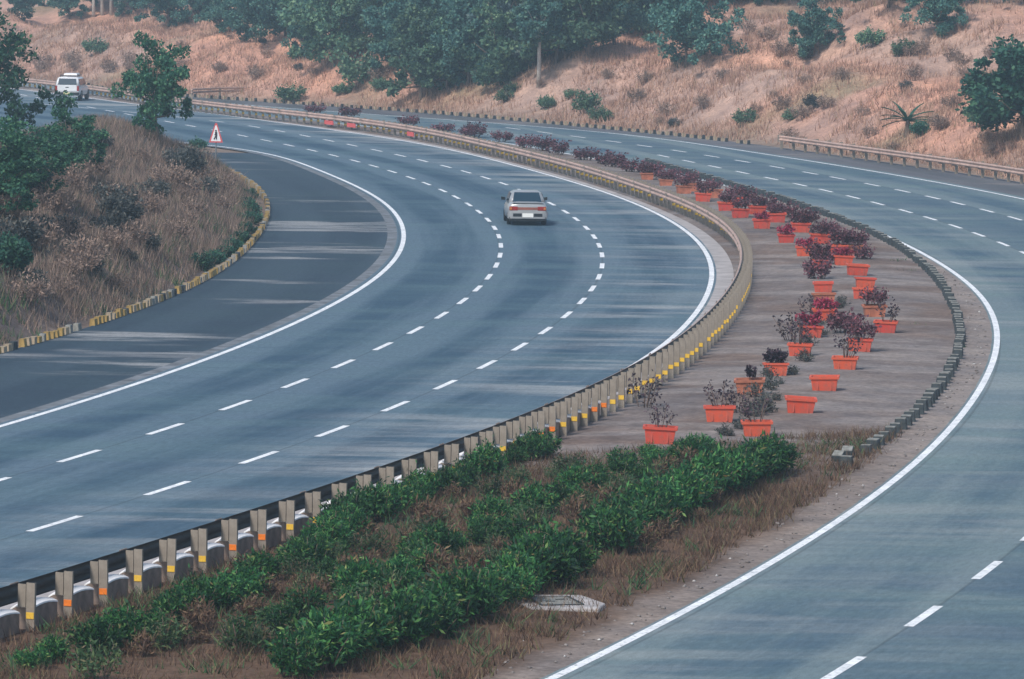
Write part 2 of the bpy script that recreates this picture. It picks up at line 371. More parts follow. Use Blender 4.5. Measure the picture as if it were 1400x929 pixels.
hc = lerp(hc, olive, .7 * sm(fbm(x * .1, y * .1, 17), .52, .7))
bench = sm(dh, 8.5, 10.5) * (1 - sm(dh, 12.5, 15)); hc = lerp(hc, A([.66, .36, .25]), .7 * bench)
rk_ = A([-22., 322.]); hc = lerp(hc, A([.33, .30, .30]), .9 * (1 - sm(np.hypot((x - rk_[0]) / 9, (y - rk_[1]) / 26), .6, 1.2)) * (1 - sm(dh, 7, 10)))
col = lerp(col, hc, hz)
bc = lerp(np.tile(bankc, (len(x), 1)), bankg, .8 * sm(fbm(x * .2, y * .15, 23), .5, .68))
col = lerp(col, bc, sm(dl, .0, .6) * (1 - sm(y, 262, 280)))
g = npmesh('ground', np.stack([x, y, Z.ravel()], 1), F, M['earth'], col=np.concatenate([col, np.ones((len(x), 1))], 1))
g.data.polygons.foreach_set('use_smooth', [True] * len(g.data.polygons)); kind(g, 'structure')

# ------------------------------------------------------------------ road sheets
def sheet(name, fa, fb, z, mat, Y0, Y1, nu=8, ref=None, step=1.5, colf=None, zf=None):
    yy = np.arange(Y0, Y1, step); V = []; U = []
    a, b = fa(yy), fb(yy); t = np.linspace(0, 1, nu)
    Xg = a[:, None] * (1 - t) + b[:, None] * t; Yg = np.repeat(yy[:, None], nu, 1)
    Zg = np.full_like(Xg, z) if zf is None else z + zf(Xg, Yg, np.tile(t, (len(yy), 1)))
    if ref is not None: uu = ref.d(Xg, Yg)
    else: uu = Xg
    i = np.arange(len(yy) * nu).reshape(-1, nu)
    F = np.stack([i[:-1, :-1], i[:-1, 1:], i[1:, 1:], i[1:, :-1]], -1).reshape(-1, 4)
    P = np.stack([Xg.ravel(), Yg.ravel(), Zg.ravel()], 1)
    c = None if colf is None else np.concatenate([colf(P), np.ones((len(P), 1))], 1)
    return kind(npmesh(name, P, F, mat, uv=np.stack([uu.ravel(), Yg.ravel()], 1), col=c), 'structure')
YN, YF = -60, 520
slf = lambda Y: np.where(Y < 262, cLK(Y), 0) * (1 - sm(Y, 245, 285)) + (leftEdge(Y) - 7) * sm(Y, 245, 285)
shoulder_l = sheet('shoulder_pavement', slf, lambda Y: leftEdge(Y) + .5, 0, M['shoulder'], YN, YF, 8, cD2)
road_l = sheet('left_carriageway', lambda Y: leftEdge(Y) - .25, lambda Y: cL3(Y) + .16, .004, M['road'], YN, YF, 16, cD2)
sheet('joint_strip', lambda Y: leftEdge(Y) - .62, lambda Y: leftEdge(Y) - .2, .002, M['joint'], YN, YF, 3, cD2)
apron = sheet('concrete_apron', lambda Y: cL3(Y) + .1, lambda Y: cL3(Y) + .1 + .55 * (cRail(Y) - cL3(Y)), 0, M['apron'], YN, YF, 3, cD2)
road_r = sheet('right_carriageway', lambda Y: cR0(Y) - .22, lambda Y: cR3(Y) + .5, .004, M['road2'], YN, YF, 14, cR1)
shoulder_r = sheet('outer_shoulder', lambda Y: cR3(Y) + .1, lambda Y: cFK(Y) + .5, 0, M['shoulder2'], YN, YF, 5, cR1)
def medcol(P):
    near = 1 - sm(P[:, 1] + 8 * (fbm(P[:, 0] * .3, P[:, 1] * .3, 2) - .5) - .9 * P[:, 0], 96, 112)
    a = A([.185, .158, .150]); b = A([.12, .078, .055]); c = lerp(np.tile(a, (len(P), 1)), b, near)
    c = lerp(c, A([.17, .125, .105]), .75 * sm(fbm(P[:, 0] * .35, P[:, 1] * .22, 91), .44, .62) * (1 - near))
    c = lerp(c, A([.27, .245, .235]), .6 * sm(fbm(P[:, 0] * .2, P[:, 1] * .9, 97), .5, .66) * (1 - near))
    e = sm(cR0.d(P[:, 0], P[:, 1]) + .6 * (fbm(P[:, 0], P[:, 1] * .4, 77) - .5), -1.15, -.6)
    return lerp(c, A([.28, .245, .225]), e * .75)
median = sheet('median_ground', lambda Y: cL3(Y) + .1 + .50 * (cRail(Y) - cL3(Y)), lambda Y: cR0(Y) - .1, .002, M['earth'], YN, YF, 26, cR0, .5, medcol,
               lambda x, y, t: .10 * np.sin(np.pi * t) + .07 * (fbm(x * 1.3, y * 1.3, 31) - .4) * np.sin(np.pi * t))

# ---- painted lines: each dash a piece of its carriageway
def ribbon(name, c, Y0, Y1, wd, z, parent, step=2.0, off=0):
    p = c.walk(Y0, Y1, step, off); V = []; 
    for q, T, Nn in p: V += [(*(q - Nn * wd / 2), z), (*(q + Nn * wd / 2), z)]
    F = A([(2 * i, 2 * i + 1, 2 * i + 3, 2 * i + 2) for i in range(len(p) - 1)])
    return npmesh(name, A(V), F, M['paint'], parent)
def dashes(c, Ys, parent, L=2.75, wd=.16, z=.008, per=6.0, far=400):
    ys = sorted(Ys); lo, hi = ys[0], ys[-1]
    q = per / math.hypot(1, c.slope(hi))
    out = list(ys)
    while lo > 62: lo -= per / math.hypot(1, c.slope(lo)); out.append(lo)
    while hi < far: hi += per / math.hypot(1, c.slope(hi)); out.append(hi)
    out = sorted(out); full = [out[0]]
    for v in out[1:]:
        gap = (v - full[-1]) * math.hypot(1, c.slope(v)); n = max(1, round(gap / per)); a = full[-1]
        full += [a + (v - a) * (k + 1) / n for k in range(n)]
    for v in full:
        V = []
        for k in range(4):
            yy = v + (k / 3 - .5) * L / math.hypot(1, c.slope(v)); m = c.slope(yy); s = math.hypot(1, m); Nn = A([1 / s, -m / s])
            q = A([c(yy), yy]); V += [(*(q - Nn * wd / 2), z), (*(q + Nn * wd / 2), z)]
        npmesh('lane_dash', A(V), A([(2 * i, 2 * i + 1, 2 * i + 3, 2 * i + 2) for i in range(3)]), M['paint'], parent)
dashes(cD1, cD1.data[:, 1], road_l); dashes(cD2, cD2.data[:, 1], road_l)
dashes(cR1, cR1.data[:, 1], road_r, wd=.17, far=262); dashes(cR2, [G(*p)[1] for p in R2p], road_r, wd=.17, far=300)
ribbon('edge_line', cL0, 50, 300, .17, .008, road_l)
cEx = Crv([(98, 176), (93, 165), (88, 154)]); ribbon('edge_line', cEx, cEx.lo, cEx.hi, .25, .012, road_l)
ribbon('edge_line', cL3, 50, 420, .17, .008, road_l)
ribbon('edge_line', cR0, 50, 420, .17, .008, road_r)
ribbon('edge_line', cR3, 50, 420, .17, .008, road_r)

# ------------------------------------------------------------------ guard rails
def wbeam(c, Y0, Y1, zc, side, parent, off=0, step=2.0):
    """W profile swept along the line; faces `side` (-1 = towards lower x)"""
    prof = [(-.155, .0), (-.135, .055), (-.085, .08), (-.05, .06), (0, .012), (.05, .06), (.085, .08), (.135, .055), (.155, .0)]
    th = .012; mb = MB(); pts = c.walk(Y0, Y1, step, off); n = len(prof); V = []; fs = []; mi = []
    for q, T, Nn in pts:
        for dz, o in prof: V.append((*(q + Nn * side * (o + th)), zc + dz))
        for dz, o in prof: V.append((*(q + Nn * side * o), zc + dz))
    R = 2 * n
    for i in range(len(pts) - 1):
        for k in range(n - 1):
            a = i * R + k; fs.append((a, a + 1, a + R + 1, a + R)); mi.append(0)
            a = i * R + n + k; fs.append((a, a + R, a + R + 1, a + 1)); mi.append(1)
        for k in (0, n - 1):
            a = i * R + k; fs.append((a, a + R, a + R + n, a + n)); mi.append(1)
    for i in (0, len(pts) - 1):
        for k in range(n - 1): a = i * R + k; fs.append((a, a + n, a + n + 1, a + 1)); mi.append(0)
    mb.v = V; mb.f = fs; mb.m = mi
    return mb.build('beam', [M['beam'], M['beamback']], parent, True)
def post_meshes():
    p = MB()                                                    # C channel, open to the road
    p.box((0, 0, .40), (.15, .012, .84)); p.box((-.069, .03, .40), (.012, .05, .84)); p.box((.069, .03, .40), (.012, .05, .84))
    s = MB(); s.box((0, 0, .60), (.14, .012, .38)); s.box((-.064, .03, .60), (.012, .05, .38)); s.box((.064, .03, .60), (.012, .05, .38))
    r = MB(); r.box((0, 0, 0), (.135, .010, .105))
    return p, s, r
gr = empty('guard_rail', (*G(54, 868), 0))
gr.location = (0, 0, 0)
tag(gr, 'long curved metal guard rail on tan posts with yellow reflectors, between carriageway and planted median', 'guard rail')
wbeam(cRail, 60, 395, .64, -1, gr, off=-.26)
for q, T, Nn in cRail.walk(76, 390, 4.88, -.275):
    mb = MB(); a = math.atan2(T[1], T[0])
    for dz, o_ in ((-.10, .092), (.10, .092)): mb.box((q[0] - Nn[0] * o_, q[1] - Nn[1] * o_, .64 + dz), (.34, .012, .085), a)
    for dz in (-.10, .10):
        for e_ in (-.1, .1): mb.box((q[0] - Nn[0] * .105 + T[0] * e_, q[1] - Nn[1] * .105 + T[1] * e_, .64 + dz), (.03, .02, .03), a)
    mb.build('splice_plate', M['post'], gr)
pm, sm_, rm = post_meshes()
pw = cRail.walk(G(7, 815, .78)[1] - 3.3, 106, 1.62); pw += cRail.walk(pw[-1][0][1] + 1.3, 395, 1.22)
first = None
for i, (q, T, Nn) in enumerate(pw):
    ang = math.atan2(T[1], T[0]) - math.pi / 2
    if first is None:
        first = (pm.build('post', M['post'], gr), sm_.build('spacer_block', M['post']), rm.build('reflector', M['refl']), )
        first[2].data.materials[0] = M['refl']
        ro = rm.build('reflector', M['reflo']); ro_me = ro.data; bpy.data.objects.remove(ro)
        ye_me = first[2].data; po, sp, re = first; sp.parent = po; re.parent = po
    else:
        po = link(first[0].copy()); sp = link(first[1].copy()); re = link(first[2].copy()); sp.parent = po; re.parent = po
    po.parent = gr; po.location = (q[0], q[1], 0); po.rotation_euler = (random.uniform(-.02, .02), random.uniform(-.015, .015), ang + random.uniform(-.06, .06))
    sp.location = (-.165, .02, 0); re.location = (0, -.012, .30 + random.uniform(-.03, .03))
    if i > 40 and random.random() < .22: bpy.data.objects.remove(re); continue
    re.data = ro_me if (i * 7919) % 5 < 2 and i < 34 else ye_me
for px, py in ((432, 168), (480, 172), (560, 184)):
    q = G(px, py, .3); y0 = q[1]; T = cRail.slope(y0); mb = MB(); a = math.atan2(1, T)
    mb.box((cRail(y0), y0, .32), (1.5, .05, .24), a); 
    o = mb.build('red_plate', M['redplate'], gr); o.location.x -= .30
# concrete blocks with white painted crowns between the nearest posts
def kerb_block():
    n = 7; b = MB(); c = MB(); R1 = []; R2 = []
    for k in range(n):
        yy = -.58 + 1.16 * k / (n - 1); h = .36 + .07 * math.cos((k / (n - 1) - .5) * 2.6)
        R1.append([(-.17, yy, 0), (-.17, yy, h - .05), (-.08, yy, h), (.08, yy, h), (.17, yy, h - .05), (.17, yy, 0)])
        R2.append([(-.178, yy * 1.01, h - .045), (-.08, yy * 1.01, h + .003), (.08, yy * 1.01, h + .003), (.178, yy * 1.01, h - .045), (.174, yy * 1.01, h - .02), (.08, yy * 1.01, h + .018), (-.08, yy * 1.01, h + .018), (-.174, yy * 1.01, h - .02)])
    b.loft(R1); c.loft(R2); return b, c
kb, kc = kerb_block(); kb0 = None
for i in range(len(pw) - 1):
    if not (75 < pw[i][0][1] < 118): continue
    q = (pw[i][0] + pw[i + 1][0]) / 2; T = pw[i][1]; Nn = pw[i][2]; p = q - Nn * .26
    if kb0 is None:
        kb0 = kb.build('kerb_block', M['dirtyconc']); kc.build('painted_crown', M['cap'], kb0)
        tag(kb0, 'low concrete block with white rounded top, between two guard rail posts', 'kerb block', 'white topped blocks under the guard rail'); o = kb0
    else: o = copytree(kb0)
    o.location = (p[0], p[1], 0); o.rotation_euler[2] = math.atan2(T[1], T[0]) - math.pi / 2
# rail at the foot of the hill, and a short one beyond
def side_rail(c, Y0, Y1, label, off=0, side=-1, turn=None):
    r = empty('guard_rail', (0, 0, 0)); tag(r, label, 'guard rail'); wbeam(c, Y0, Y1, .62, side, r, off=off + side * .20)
    for k, (q, T, Nn) in enumerate(c.walk(Y0 + .3, Y1, 2.0, off)):
        po = link(bpy.data.objects.new('post', first[0].data)); po.parent = r; po.location = (q[0], q[1], 0)
        po.rotation_euler[2] = math.atan2(T[1], T[0]) - math.pi / 2 + (math.pi if side > 0 else 0)
        sp = link(bpy.data.objects.new('spacer_block', first[1].data)); sp.parent = po; sp.location = (-.165, .02, 0)
    return r
side_rail(cFK, 200, G(1035, 203)[1], 'pale metal guard rail at the foot of the dry grassy hill', off=-.1)
cShort = Crv([(250, 135), (330, 134), (392, 139)], lam=1e5)
sr = empty('guard_rail', (0, 0, 0)); tag(sr, 'short weathered rail end with down-turned white terminal beside the far carriageway', 'guard rail')
ps = [A([*G(x_, y_)]) for x_, y_ in ((262, 137), (300, 135), (345, 134), (385, 136))]
mb = MB(); mb.tube([(*p, .72) for p in ps], .07, 6); mb.tube([(*p, .52) for p in ps], .07, 6); mb.build('beam', M['beam'], sr)
for p in ps: m2 = MB(); m2.box((p[0], p[1] + .15, .36), (.14, .1, .74)); m2.build('post', M['post'], sr)
e = ps[-1]; m2 = MB(); m2.tube([(e[0], e[1], .62), (e[0] + .4, e[1] - .6, .5), (e[0] + .75, e[1] - 2, .16)], [.17, .17, .13], 8); m2.build('terminal', M['cap'], sr)

# ------------------------------------------------------------------ kerb stones
def stone(wx, wy, h, taper=.8):
    b = MB(); b.box((0, 0, h / 2), (wx, wy, h), taper=taper); return b
st0 = None; k = 0
stw = cSt.walk(cSt.lo, cSt.hi + 30, .98)
for i, (q, T, Nn) in enumerate(stw):
    if st0 is None:
        st0 = stone(.30, .34, .28).build('guard_stone', M['kerbblack'], bevel=.02)
        t_ = MB(); t_.box((0, 0, .283), (.22, .25, .012)); t_.build('worn_top', M['stonegrey'], st0); o = st0
        tag(o, 'black painted tapered guard stone in the row along the inner edge of the outer carriageway', 'guard stone', 'black guard stones edging the median')
    else: o = copytree(st0)
    o.location = (q[0] + random.uniform(-.03, .03), q[1], random.uniform(-.05, .0)); o.rotation_euler = (random.uniform(-.05, .05), random.uniform(-.05, .05), math.atan2(T[1], T[0]) - math.pi / 2 + random.uniform(-.12, .12))
    if i in (1, 2): o.location.x -= .3; o.rotation_euler[0] += .35
    o.scale = [random.uniform(.92, 1.08)] * 3
lk = empty('painted_kerb', (0, 0, 0)); tag(lk, 'row of faded yellow and black painted kerb stones at the foot of the overgrown bank', 'kerb')
sA = stone(.17, .34, .24, .85).build('kerb_stone', M['kerbyellow'], lk, bevel=.02); meshes = []
for mname in ('kerbyellow', 'kerbpale', 'kerbblack', 'kerbpale', 'stonegrey'):
    me = sA.data.copy(); me.materials.clear(); me.materials.append(M[mname]); meshes.append(me)
bpy.data.objects.remove(sA)
for i, (q, T, Nn) in enumerate(cLK.walk(cLK.lo - 14, cLK.hi + 4, .50)):
    if random.random() < .05 or 104.5 * 1.365 < q[1] < 105.6 * 1.365: continue
    o = link(bpy.data.objects.new('kerb_stone', random.choice(meshes[:1] * 3 + meshes[1:]))); o.parent = lk
    o.location = (q[0], q[1], random.uniform(-.08, .0)); o.rotation_euler = (0, random.uniform(-.08, .08), math.atan2(T[1], T[0]) - math.pi / 2 + random.uniform(-.1, .1))
fk = empty('painted_kerb', (0, 0, 0)); tag(fk, 'row of small pale and dark kerb stones between outer shoulder and wooded slope', 'kerb')
for i, (q, T, Nn) in enumerate(cFK.walk(G(1030, 198)[1], 370, .60)):
    if random.random() < .04: continue
    o = link(bpy.data.objects.new('kerb_stone', meshes[1] if i % 2 else meshes[2])); o.parent = fk
    o.location = (q[0], q[1], random.uniform(-.06, .02)); o.scale = (.8, .55, 1.0); o.rotation_euler[2] = math.atan2(T[1], T[0]) - math.pi / 2

# ------------------------------------------------------------------ foliage builders
def leaves(P, size, asp, up=.3, droop=None, r=rng):
    """one quad leaf at each point of P, pointing anywhere; returns V, F"""
    n = len(P); d = r.normal(size=(n, 3)); d[:, 2] += up; 
    if droop is not None: d += droop
    d /= np.linalg.norm(d, axis=1)[:, None]
    e = r.normal(size=(n, 3)); e -= (e * d).sum(1)[:, None] * d; e /= np.linalg.norm(e, axis=1)[:, None]
    s = size * r.uniform(.6, 1.3, n)[:, None]; wv = s * asp * e
    V = np.stack([P, P + d * s * .5 + wv, P + d * s, P + d * s * .5 - wv], 1).reshape(-1, 3)
    return V, np.arange(4 * n).reshape(n, 4)
def ball(n, c, rad, r=rng, shell=.55):
    d = r.normal(size=(n, 3)); d /= np.linalg.norm(d, axis=1)[:, None]
    q = r.uniform(shell ** 3, 1, n) ** (1 / 3); return A(c) + d * q[:, None] * A(rad)
def join(parts):
    V = []; F = []; b = 0
    for v, f in parts: V.append(v); F.append(f + b); b += len(v)
    return np.concatenate(V), np.concatenate(F)
def me_of(o): return o.data
def keep(V, F, name, mat):
    o = npmesh(name, V, F, mat); me = o.data; bpy.data.objects.remove(o); return me
def keepmb(mb, name, mat, smooth=True):
    o = mb.build(name, mat, None, smooth); me = o.data; bpy.data.objects.remove(o); return me
def shrub_meshes(seed, H_, W_, nst, nl, leaf, asp, mat, twig='twig', up=.55):
    """many upright stems, whorls of narrow leaves along their upper part"""
    r = np.random.default_rng(seed); mb = MB(); parts = []
    for s in range(nst):
        a = r.uniform(0, 6.28); rr = W_ / 2 * math.sqrt(r.uniform(0, 1)); b = A([math.cos(a) * rr * .35, math.sin(a) * rr * .35, 0])
        h = H_ * r.uniform(.65, 1.05) * (1 - .35 * (rr / (W_ / 2)) ** 2); t = A([math.cos(a) * rr, math.sin(a) * rr, h])
        m = (b + t) / 2 + A([0, 0, .08 * h])
        if s % 2 == 0: mb.tube([b, m, t], [.012, .009, .005], 4)
        k = r.uniform(.28, 1, nl) ** .8
        P = b + (t - b) * k[:, None] + r.normal(size=(nl, 3)) * .045 * W_
        P[:, 2] = np.abs(P[:, 2]) + .02
        out = P - A([0, 0, h * .6]); out[:, 2] *= .4
        parts.append(leaves(P, leaf, asp, up, out * .9, r))
    return keep(*join(parts), 'leaves', M[mat]), keepmb(mb, 'stems', M[twig])
def place_shrub(name, mm, p, sc, rz, label, cat, group, parts=('foliage', 'stems')):
    e = empty(name, p, rz); e.scale = sc if hasattr(sc, '__len__') else (sc, sc, sc)
    for nm, me in zip(parts, mm):
        o = link(bpy.data.objects.new(nm, me)); o.parent = e
    return tag(e, label, cat, group)
def tree_meshes(seed, H_, W_, base, nl, leaf, leafm, barkm='bark', lobes=9, lean=0, sparse=1.0):
    """tapered trunk, forking limbs, leaf clumps at the limb ends with gaps between them"""
    r = np.random.default_rng(seed); mb = MB(); parts = []
    top = A([lean, r.uniform(-.3, .3), H_ * .8])
    fork = A([lean * .35, r.uniform(-.15, .15), H_ * base + .1 * H_])
    mb.tube([(0, 0, -.25), (lean * .1, 0, H_ * base * .5), tuple(fork), tuple((fork + top) / 2 + r.normal(size=3) * .15), tuple(top)], [.030 * H_, .022 * H_, .017 * H_, .010 * H_, .004 * H_], 7)
    for k in range(lobes):
        a = k * 2.4 + r.uniform(-.4, .4); hz = base + .12 + (1 - base - .2) * (k + .5) / lobes
        rad = W_ / 2 * (1 - .55 * max(0, (hz - .62) / .38)) * r.uniform(.5, .9)
        c = A([math.cos(a) * rad + lean * hz, math.sin(a) * rad, H_ * hz])
        st = fork * (1 - .6 * (k / lobes)) + top * (.6 * k / lobes)
        mb.tube([tuple(st), tuple((st + c) / 2 + A([0, 0, -.04 * H_])), tuple(c)], [.010 * H_, .007 * H_, .003 * H_], 5)
        sr_ = W_ * r.uniform(.15, .24)
        for j in range(5):
            cc = c + r.normal(size=3) * sr_ * A([.75, .75, .55]); s2 = sr_ * r.uniform(.35, .75)
            n = int(nl / lobes / 5 * sparse * r.uniform(.5, 1.4))
            parts.append(leaves(ball(n, cc, (s2, s2, s2 * .7), r, .3), leaf, .32, .1, None, r))
    n = int(nl * .1); parts.append(leaves(ball(n, (lean * .6, 0, H_ * (base + .5 * (1 - base))), (W_ * .3, W_ * .3, H_ * .25), r, .1), leaf, .32, .1, None, r))
    return keep(*join(parts), 'crown', M[leafm]), keepmb(mb, 'trunk', M[barkm])
def place_tree(name, mm, p, sc, rz, label, group=None, cat='tree'):
    return place_shrub(name, mm, p, sc, rz, label, cat, group, ('crown', 'trunk'))

# ------------------------------------------------------------------ green shrubs of the near median
SH = [shrub_meshes(100 + i, .80, 1.05, 40, 52, .125, .15, 'leaf') for i in range(4)]
SM = [shrub_meshes(110 + i, .55, .7, 18, 22, .13, .10, 'strawbrown', up=.9) for i in range(3)]
SL = [shrub_meshes(115 + i, .70, .95, 26, 26, .12, .13, 'leaf2', up=.6) for i in range(4)]
def row(pix, name, label, group, jit, sc, kinds=None, step=.62, cat='shrub'):
    pts = A([G(px, py) for px, py in pix]); out = []
    for a, b in zip(pts[:-1], pts[1:]):
        n = max(1, int(np.linalg.norm(b - a) / step))
        for k in range(n):
            p = a + (b - a) * (k + random.uniform(.2, .8)) / n + rng.normal(size=2) * jit
            s = random.uniform(*sc)
            place_shrub(name, random.choice(kinds or SH), (p[0], p[1], .04), (s, s, s * random.uniform(.85, 1.2)), random.uniform(0, 6.28), label, cat, group)
row([(1062, 650), (1010, 672), (960, 695), (910, 722), (860, 742), (815, 765)], 'green_shrub', 'dense dark green shrub in the hedge row ending beside the planters', 'hedge row on the open side of the median', .14, (.8, 1.15))
row([(780, 790), (735, 808), (690, 828), (640, 850), (590, 872), (520, 895), (470, 910), (400, 935)], 'green_shrub', 'dense dark green shrub in the hedge row running past the concrete inspection slab', 'hedge row past the inspection slab', .17, (.75, 1.2))
row([(740, 625), (700, 645), (655, 665), (610, 680), (560, 700), (505, 720), (455, 755), (425, 775), (370, 802), (300, 830), (250, 862), (180, 890), (110, 908), (20, 925)], 'green_shrub', 'leafy green shrub planted close along the guard rail posts', 'shrubs along the guard rail', .2, (.4, .9))
row([(965, 622), (910, 640), (865, 655), (800, 680), (745, 705), (690, 728), (640, 750), (590, 775), (540, 800), (490, 830), (430, 860), (340, 890)], 'green_shrub', 'smaller straggly green shrub in the middle strip of the planted median', 'shrubs in the middle of the median', .38, (.4, .85))
for pix in ([(930, 650), (840, 690), (740, 725), (640, 770), (540, 820), (440, 870), (330, 915)], [(800, 650), (700, 690), (600, 730), (500, 775), (400, 820), (290, 870), (190, 915)], [(760, 760), (660, 800), (560, 838), (470, 880)], [(260, 885), (170, 905), (90, 915), (10, 915)], [(330, 900), (220, 925), (120, 935)]):
    row(pix, 'loose_shrub', 'loose mid green shrub with thin foliage and bare twigs in the near median', 'loose shrubs of the near median', .4, (.45, .95), SL, 1.45)

for pix in ([(950, 640), (860, 680), (760, 730), (650, 790), (560, 840), (450, 890)], [(820, 660), (720, 700), (600, 760), (480, 800), (350, 850), (220, 900)], [(980, 690), (880, 740), (800, 775)], [(660, 690), (520, 745), (400, 790), (300, 840), (200, 905)]):
    row(pix, 'dry_weed', 'dry brown weed clump between the green shrubs of the median', 'dry weeds between the median shrubs', .45, (.5, 1.05), SM, 1.25, 'weed')
# ------------------------------------------------------------------ planters
def planter_meshes():
    w2, d2, h = .34, .24, .40; b = MB(); t = .84
    def ring(k, z, inset=0): return [(-w2 * k + inset, -d2 * k + inset, z), (w2 * k - inset, -d2 * k + inset, z), (w2 * k - inset, d2 * k - inset, z), (-w2 * k + inset, d2 * k - inset, z)]
    b.loft([ring(t, 0), ring(1, h), ring(1, h, .025), ring(.94, h - .10, .02)], cap=False)
    b.add(ring(t, .001), [(3, 2, 1, 0)])
    for sx in (-.5, .5): b.box((sx * w2 * 1.0, -d2 * .93, h * .52), (.03, .02, h * .7), rx=-.09)
    r = MB(); r.loft([ring(1.0, h - .055), ring(1.10, h - .05), ring(1.11, h + .012), ring(.97, h + .012), ring(.96, h - .02)], cap=False)
    s = MB(); s.box((0, 0, h - .07), (w2 * 1.8, d2 * 1.78, .04))
    return b, r, s
pb, pr, pso = planter_meshes()
def keep3(mt): return keepmb(pb, 'tub', mt, False), keepmb(pr, 'rim', mt, False), keepmb(pso, 'soil', M['soil'], False)
POT = {'bright': keep3(M['pot']), 'dull': keep3(M['potdull'])}
PL = {
 'sparse': [shrub_meshes(200 + i, .85, .95, 13, 12, .085, .30, 'darkpurple', up=.3) for i in range(2)],
 'purple': [shrub_meshes(210 + i, .70, 1.0, 22, 30, .10, .30, 'purple', up=.3) for i in range(3)],
 'dense': [shrub_meshes(220, .40, .66, 24, 40, .10, .32, 'darkpurple', up=.3)],
 'dark': [shrub_meshes(230, .50, .42, 8, 45, .09, .3, 'darkpurple', up=.8)],
 'red': [shrub_meshes(240, .42, .85, 16, 30, .10, .32, 'red', up=.3)],
}
SW = [shrub_meshes(250 + i, .55, .8, 16, 22, .10, .22, 'weedleaf', up=.4) for i in range(3)]
PLAB = {'sparse': 'thin dark twiggy plant growing in an orange planter', 'purple': 'bushy purple leaved plant growing in an orange planter',
        'dense': 'compact dark maroon plant filling a bright orange planter', 'dark': 'upright near-black plant in a faded brown planter', 'red': 'crimson leaved plant spilling over an orange planter'}
POTLAB = {'sparse': 'orange plastic trough planter holding a thin twiggy dark plant', 'purple': 'orange plastic trough planter holding a bushy purple plant', 'dense': 'bright orange trough planter with compact maroon plant',
          'dark': 'faded brownish trough planter with upright near-black plant', 'red': 'orange trough planter with crimson leaves spilling over it', None: 'orange plastic trough planter with bare soil among purple plants'}
POTS = [  # centre x, base y, plant, pot
 (984,583,'sparse','bright'),(1035,603,'sparse','bright'),(1094,571,None,'bright'),(1128,540,None,'bright'),(1156,511,'sparse','bright'),(1061,519,'dense','bright'),(1026,545,'dark','dull'),(902,613,'sparse','bright'),
 (1094,492,'sparse','bright'),(1176,486,'purple','bright'),(1108,467,'red','bright'),(1211,460,'sparse','bright'),(1196,438,'purple','dull'),(1128,443,'red','bright'),(1126,404,None,'bright'),(1127,421,None,'dull'),
 (1180,414,None,'bright'),(1183,398,None,'bright'),(1172,381,None,'bright'),(1153,367,'red','bright'),(1146,352,'purple','bright'),(1101,354,'red','bright'),(1075,336,'red','bright'),(1122,338,'purple','bright'),
 (1042,316,'red','bright'),(1095,322,'purple','bright'),(1012,301,'purple','bright'),(1062,308,'purple','bright'),(993,292,'purple','bright'),(1035,297,'purple','bright'),(961,279,'purple','bright'),(1005,284,'purple','bright'),
 (935,268,'purple','dull'),(975,274,'purple','dull'),(910,258,'purple','dull'),(945,265,'purple','dull'),(885,249,'purple','dull'),(1170,352,'purple','dull'),(1120,372,'purple','bright')]
for i, (px, py, pl, pk) in enumerate(POTS):
    p = G(px, py); z = .05; T = cSt.slope(p[1]) * .4
    e = empty('planter', (p[0], p[1] + .2, z), -math.atan(T) + random.uniform(-.12, .12))
    if pk == 'dull' and pl != 'dark': lab = POTLAB[pl].replace('orange plastic trough', 'faded orange trough')
    else: lab = POTLAB[pl]
    tag(e, lab, 'planter', 'orange planters set out on the median'); e.rotation_euler[0] = random.uniform(-.05, .05); e.rotation_euler[1] = random.uniform(-.05, .05)
    for nm, me in zip(('tub', 'rim', 'soil'), POT[pk]): o = link(bpy.data.objects.new(nm, me)); o.parent = e
    s = random.uniform(.88, 1.08); e.scale = (s, s, s)
    if pl:
        s = random.uniform(.80, 1.08)
        lb = PLAB[pl] if pk == 'bright' or pl == 'dark' else PLAB[pl].replace('an orange planter', 'a faded planter')
        place_shrub('potted_plant', random.choice(PL[pl]), (p[0], p[1] + .2, z + .33), s, random.uniform(0, 6.28), lb, 'plant', 'plants growing in the planters')
# purple bushes standing in the ground behind the planters, and far along the median
GB = [(880,560,'sparse'),(1108,440,'sparse'),(1085,470,'sparse'),(1075,300,'purple'),(1105,312,'purple'),(1130,325,'purple'),(1155,338,'purple'),(1178,358,'purple'),(1050,290,'purple'),(1022,280,'purple'),(1120,385,'purple'),(1128,365,'purple'),(1150,460,'purple'),(1010,570,'sparse')]
for px, py, kd in GB:
    p = G(px, py); place_shrub('purple_bush', random.choice(PL[kd]), (p[0], p[1], .03), random.uniform(.9, 1.3), random.uniform(0, 6.28), 'purple bush rooted in bare earth of the median among the planters', 'bush', 'purple bushes among the planters')
for k in range(34):
    t_ = random.random(); px = 1000 + 150 * t_ + random.gauss(0, 9); py = 612 - 190 * t_ + random.gauss(0, 5)
    p = G(px, py); place_shrub('dull_weed', random.choice(SW), (p[0], p[1], .03), random.uniform(.4, .8), random.uniform(0, 6.28), 'dull grey green weed growing in the gap between the two lines of planters', 'weed', 'weeds between the planter lines')
for px, py in ((430,157),(477,163),(560,174),(605,184),(645,189),(650,188),(685,195),(722,204),(765,213),(800,221),(826,226),(865,238),(890,243),(915,250),(842,231),(740,208)):
    p = G(px, py); place_shrub('purple_bush', random.choice(PL['purple']), (p[0], p[1], .03), (1.5, 1.5, random.uniform(.9, 1.25)), random.uniform(0, 6.28), 'dark purple rounded bush behind the guard rail, past the planters', 'bush', 'purple bushes far along the guard rail')

